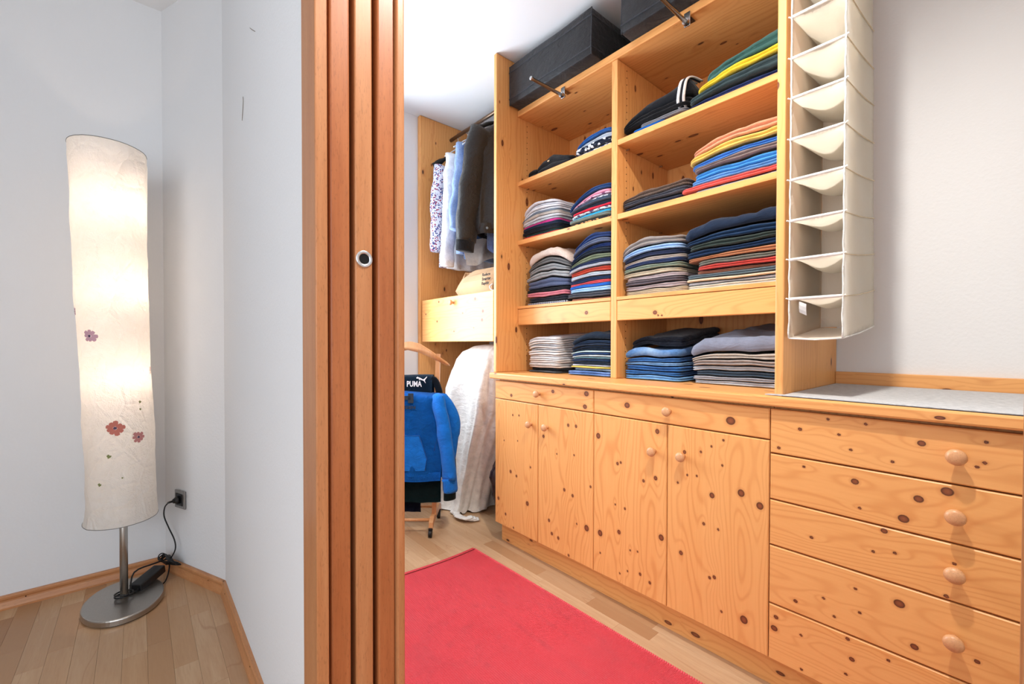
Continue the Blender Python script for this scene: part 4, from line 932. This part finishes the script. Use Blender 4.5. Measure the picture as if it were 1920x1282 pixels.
pile('left pile, third shelf, left bay', 1.838, 1.520, Z3, 1.70, .34, .315, [('oatmeal knitted', (196, 178, 166), 2.5, SW_, 'knit', None, {'l': -.03, 'r': .02, 'lobes': 1}), ('dark grey', (98, 98, 98), 1.4, SW_, 'knit'), ('mid grey', (132, 134, 136), 1.5, SW_, 'knit'), ('light grey', (150, 152, 154), 1.7, SW_, 'knit', None, {'l': .012}), ('heather navy', (74, 84, 112), 2.5, SW_, 'knit', None, {'l': .01}), ('black', (22, 24, 32), .8, SW_), ('dusty pink', (214, 128, 140), 1.2, SW_), ('black navy', (32, 36, 46), 1.3, SW_), ('navy and white striped', (210, 214, 224), .6, SW_, 'stripe', (34, 44, 70))], .22, .20, .05, 6, SW_, hump=.45)
pile('right pile, third shelf, left bay', 1.508, 1.240, Z3, 1.695, .34, .330, [('dark navy', (26, 48, 96), 2.0, SW_, 'knit', None, {'l': -.02}), ('slate blue', (96, 106, 132), 1.3, SW_, 'plain', None, {'l': -.02}), ('royal navy', (20, 44, 100), 1.2, SW_), ('blackish teal', (24, 36, 52), 1.6, SW_), ('olive green', (116, 124, 98), 1.5, SW_), ('deep navy', (30, 44, 80), 1.2, SW_), ('light grey', (186, 190, 198), 1.0, SW_), ('brick red', (190, 66, 44), 1.5, SW_), ('pale grey', (184, 192, 202), 1.2, SW_), ('ink navy', (28, 48, 86), 1.2, SW_), ('coral', (214, 76, 82), .9, SW_), ('bright blue', (36, 108, 200), .9, SW_), ('pale blue', (164, 200, 232), 1.4, SW_), ('charcoal', (64, 66, 74), 1.5, SW_, 'knit', None, {'l': .01}), ('brown knitted', (150, 92, 72), .8, SW_, 'knit')], .28, .04, .06, 7, SW_, hump=.35)
wl = [('white', (236, 234, 236)), ('bright white', (240, 238, 240)), ('ivory white', (234, 230, 228)), ('clean white', (236, 236, 240)), ('soft white', (230, 226, 226)), ('plain white', (238, 236, 238)), ('off-white', (228, 224, 222)), ('pure white', (240, 240, 242)), ('warm white', (234, 226, 222)), ('cool white', (232, 234, 240)), ('chalky white', (236, 232, 230)), ('pinkish white', (236, 222, 216)), ('milky white', (234, 230, 228)), ('creamy white', (236, 222, 212))]
pile('white pile on worktop', 1.822, 1.585, Z0, 1.70, .36, .200, [(a, b, 1.25 if i in (0, 12) else .95, SH) for i, (a, b) in enumerate(wl)]+[('black', (22, 24, 30), 1.1, SH), ('dark grey', (70, 74, 80), 1.0, SH)], .12, .03, .16, 8, SH, jit=.006, hump=.6)
pile('navy pile on worktop beside divider', 1.502, 1.240, Z0, 1.70, .36, .218, [('black navy', (16, 32, 50), 3.2, SH, None, None, {'lobes': 1}), ('deep navy', (20, 42, 70), 1.2, SH), ('dark navy', (16, 34, 58), 1, SH), ('inky navy', (18, 38, 66), 1, SH), ('midnight', (16, 32, 52), 1, SH), ('mint white', (196, 222, 222), .6, SH), ('navy', (22, 52, 96), 1.1, SH), ('white', (220, 232, 236), .6, SH), ('teal grey', (110, 146, 158), .9, SH), ('marine navy', (22, 46, 82), 1.2, SH), ('blackish', (18, 32, 52), 1.2, SH), ('lilac white', (206, 208, 228), .7, SH), ('yellow', (236, 204, 96), .7, SH), ('light denim blue', (130, 156, 176), 1.2, SH, 'denim'), ('denim blue', (72, 106, 164), 2.0, SH, 'denim', None, {'l': .018})], .22, .02, .14, 9, SH, hump=.5)
# right bay
pile('left pile, top shelf, right bay', 1.188, .885, Z1, 1.705, .34, .150, [('black rolled', (20, 22, 28), 3.0, 'sweatshirt', None, None, {'lobes': 1}), ('black', (16, 16, 20), 1.8, 'sweatshirt'), ('grey', (128, 128, 134), .9, 'sweatshirt', None, None, {'l': -.09}), ('bright blue', (24, 112, 196), 1.3, 'sweatshirt', None, None, {'l': -.05, 'r': -.10, 'f': .006, 'lobes': 3})], .50, -.05, .05, 10, 'sweatshirt', hump=.15)
sw = [o for o in C.objects if o.get('label', '').startswith('black rolled')][0]
for i, (rgb, dy) in enumerate((((236, 236, 238), 0), ((24, 26, 32), -.013), ((214, 208, 204), -.024))):
    obj('trim_band', tube(catmull([(1.735, .926+dy, 2.085), (1.698, .918+dy, 2.10), (1.690, .910+dy, 2.14), (1.700, .905+dy, 2.180), (1.74, .900+dy, 2.202), (1.80, .89+dy, 2.205)], 4), [(.006, .004)]*21, 8), fabric(rgb), sw, True)
pile('right pile, top shelf, right bay', .880, .500, Z1, 1.695, .36, .165, [('dark green', (58, 96, 92), 2.6, SW_, None, None, {'l': -.07, 'lobes': 2}), ('bright yellow', (226, 200, 56), 1.4, SW_, None, None, {'l': -.05}), ('dark slate green', (52, 68, 72), 2.0, SW_, None, None, {'l': -.015}), ('navy', (34, 48, 92), 1.7, SW_, None, None, {'l': .0, 'lobes': 3})], .62, .0, .10, 11, SW_, hump=.25)
pile('left pile, middle shelf, right bay', 1.190, .872, Z2, 1.70, .36, .086, [('brown corduroy', (112, 90, 78), 1.4, TR, 'cord'), ('charcoal ribbed', (80, 80, 90), 1.3, TR, 'cord', None, {'l': .004}), ('navy ribbed', (52, 58, 80), 1.2, TR, 'cord', None, {'r': -.02})], .35, .0, .08, 12, TR, hump=.4)
pile('right pile, middle shelf, right bay', .852, .500, Z2, 1.695, .38, .205, [('salmon tan', (218, 150, 116), 1.9, TR), ('pale yellow', (226, 192, 98), 1.7, TR), ('cornflower blue', (66, 122, 198), 1.4, TR), ('taupe', (128, 112, 110), 1.3, TR), ('sky blue', (72, 148, 214), 1.6, TR), ('steel blue', (98, 150, 208), 1.3, TR), ('coral', (226, 98, 92), 1.2, TR, None, None, {'l': .052}), ('light denim', (160, 188, 216), .8, TR, 'denim')], .16, .0, .06, 13, TR, hump=.5)
pile('left pile, third shelf, right bay', 1.178, .895, Z3, 1.695, .38, .250, [('grey taupe', (142, 134, 130), 2.2, TR), ('light blue', (150, 184, 226), 1.4, TR), ('navy', (50, 60, 92), .9, TR), ('beige', (184, 168, 156), 1.2, TR), ('dark navy', (40, 54, 92), .9, TR), ('sage green', (134, 146, 128), 1.3, TR), ('cream', (212, 196, 168), 1.2, TR, None, None, {'l': .012}), ('pink-grey', (190, 172, 172), 1.0, TR), ('dark mauve', (92, 82, 88), 1.2, TR), ('dusty mauve', (178, 160, 160), 1.2, TR), ('sand', (198, 180, 152), 1.3, TR, None, None, {'r': .02, 'lobes': 3})], .18, .05, .06, 14, TR, hump=.55)
pile('right pile, third shelf, right bay', .872, .500, Z3, 1.700, .38, .270, [('dark blue', (24, 38, 60), 3.4, TR, None, None, {'lobes': 1}), ('deep navy', (18, 46, 78), 2.0, TR), ('dark green', (48, 60, 56), 1.6, TR), ('navy', (18, 44, 78), 1.5, TR), ('tan brown', (176, 116, 80), 1.3, TR, None, None, {'f': .006}), ('olive grey', (114, 114, 104), 1.3, TR, None, None, {'l': -.04}), ('brick red', (194, 70, 62), 1.3, TR, None, None, {'l': -.05}), ('brown', (158, 100, 76), .9, TR, None, None, {'l': -.04}), ('slate', (96, 112, 120), 1.1, TR), ('cream', (216, 192, 162), .7, TR), ('grey-white', (182, 184, 190), .8, TR), ('off-white', (208, 200, 184), 1.2, TR)], .10, .0, .22, 15, TR, hump=.6)
pile('jeans pile on worktop, right bay', 1.175, .905, Z0, 1.70, .38, .185, [('black', (10, 14, 26), 2.4, 'jeans', 'denim', (18, 26, 44), {'f': -.05}), ('faded light blue', (74, 116, 168), 2.6, 'jeans', 'denim', (150, 178, 206), {'l': .012, 'lobes': 1}), ('mid blue', (36, 84, 142), 1.2, 'jeans', 'denim', (52, 104, 164)), ('grey-blue', (84, 122, 160), .9, 'jeans', 'denim'), ('dark blue', (28, 78, 138), 1.4, 'jeans', 'denim', (44, 98, 160)), ('indigo', (34, 86, 146), 1.0, 'jeans', 'denim', (54, 108, 168)), ('sky blue', (88, 142, 194), 1.4, 'jeans', 'denim', (120, 168, 212))], .18, .0, .34, 16, 'jeans', hump=.6)
pile('trouser pile on worktop by right panel', .852, .500, Z0, 1.705, .38, .190, [('lavender grey', (126, 132, 150), 3.6, TR, None, None, {'lobes': 1}), ('beige', (178, 166, 154), 1.5, TR), ('brownish grey', (150, 138, 132), 1.3, TR), ('light grey', (188, 192, 196), 1.1, TR, None, None, {'l': .008}), ('dark slate', (56, 72, 88), 1.2, TR), ('grey', (150, 150, 156), .9, TR), ('pale grey', (186, 190, 196), 1.0, TR)], .18, .0, .28, 17, TR, hump=.7)
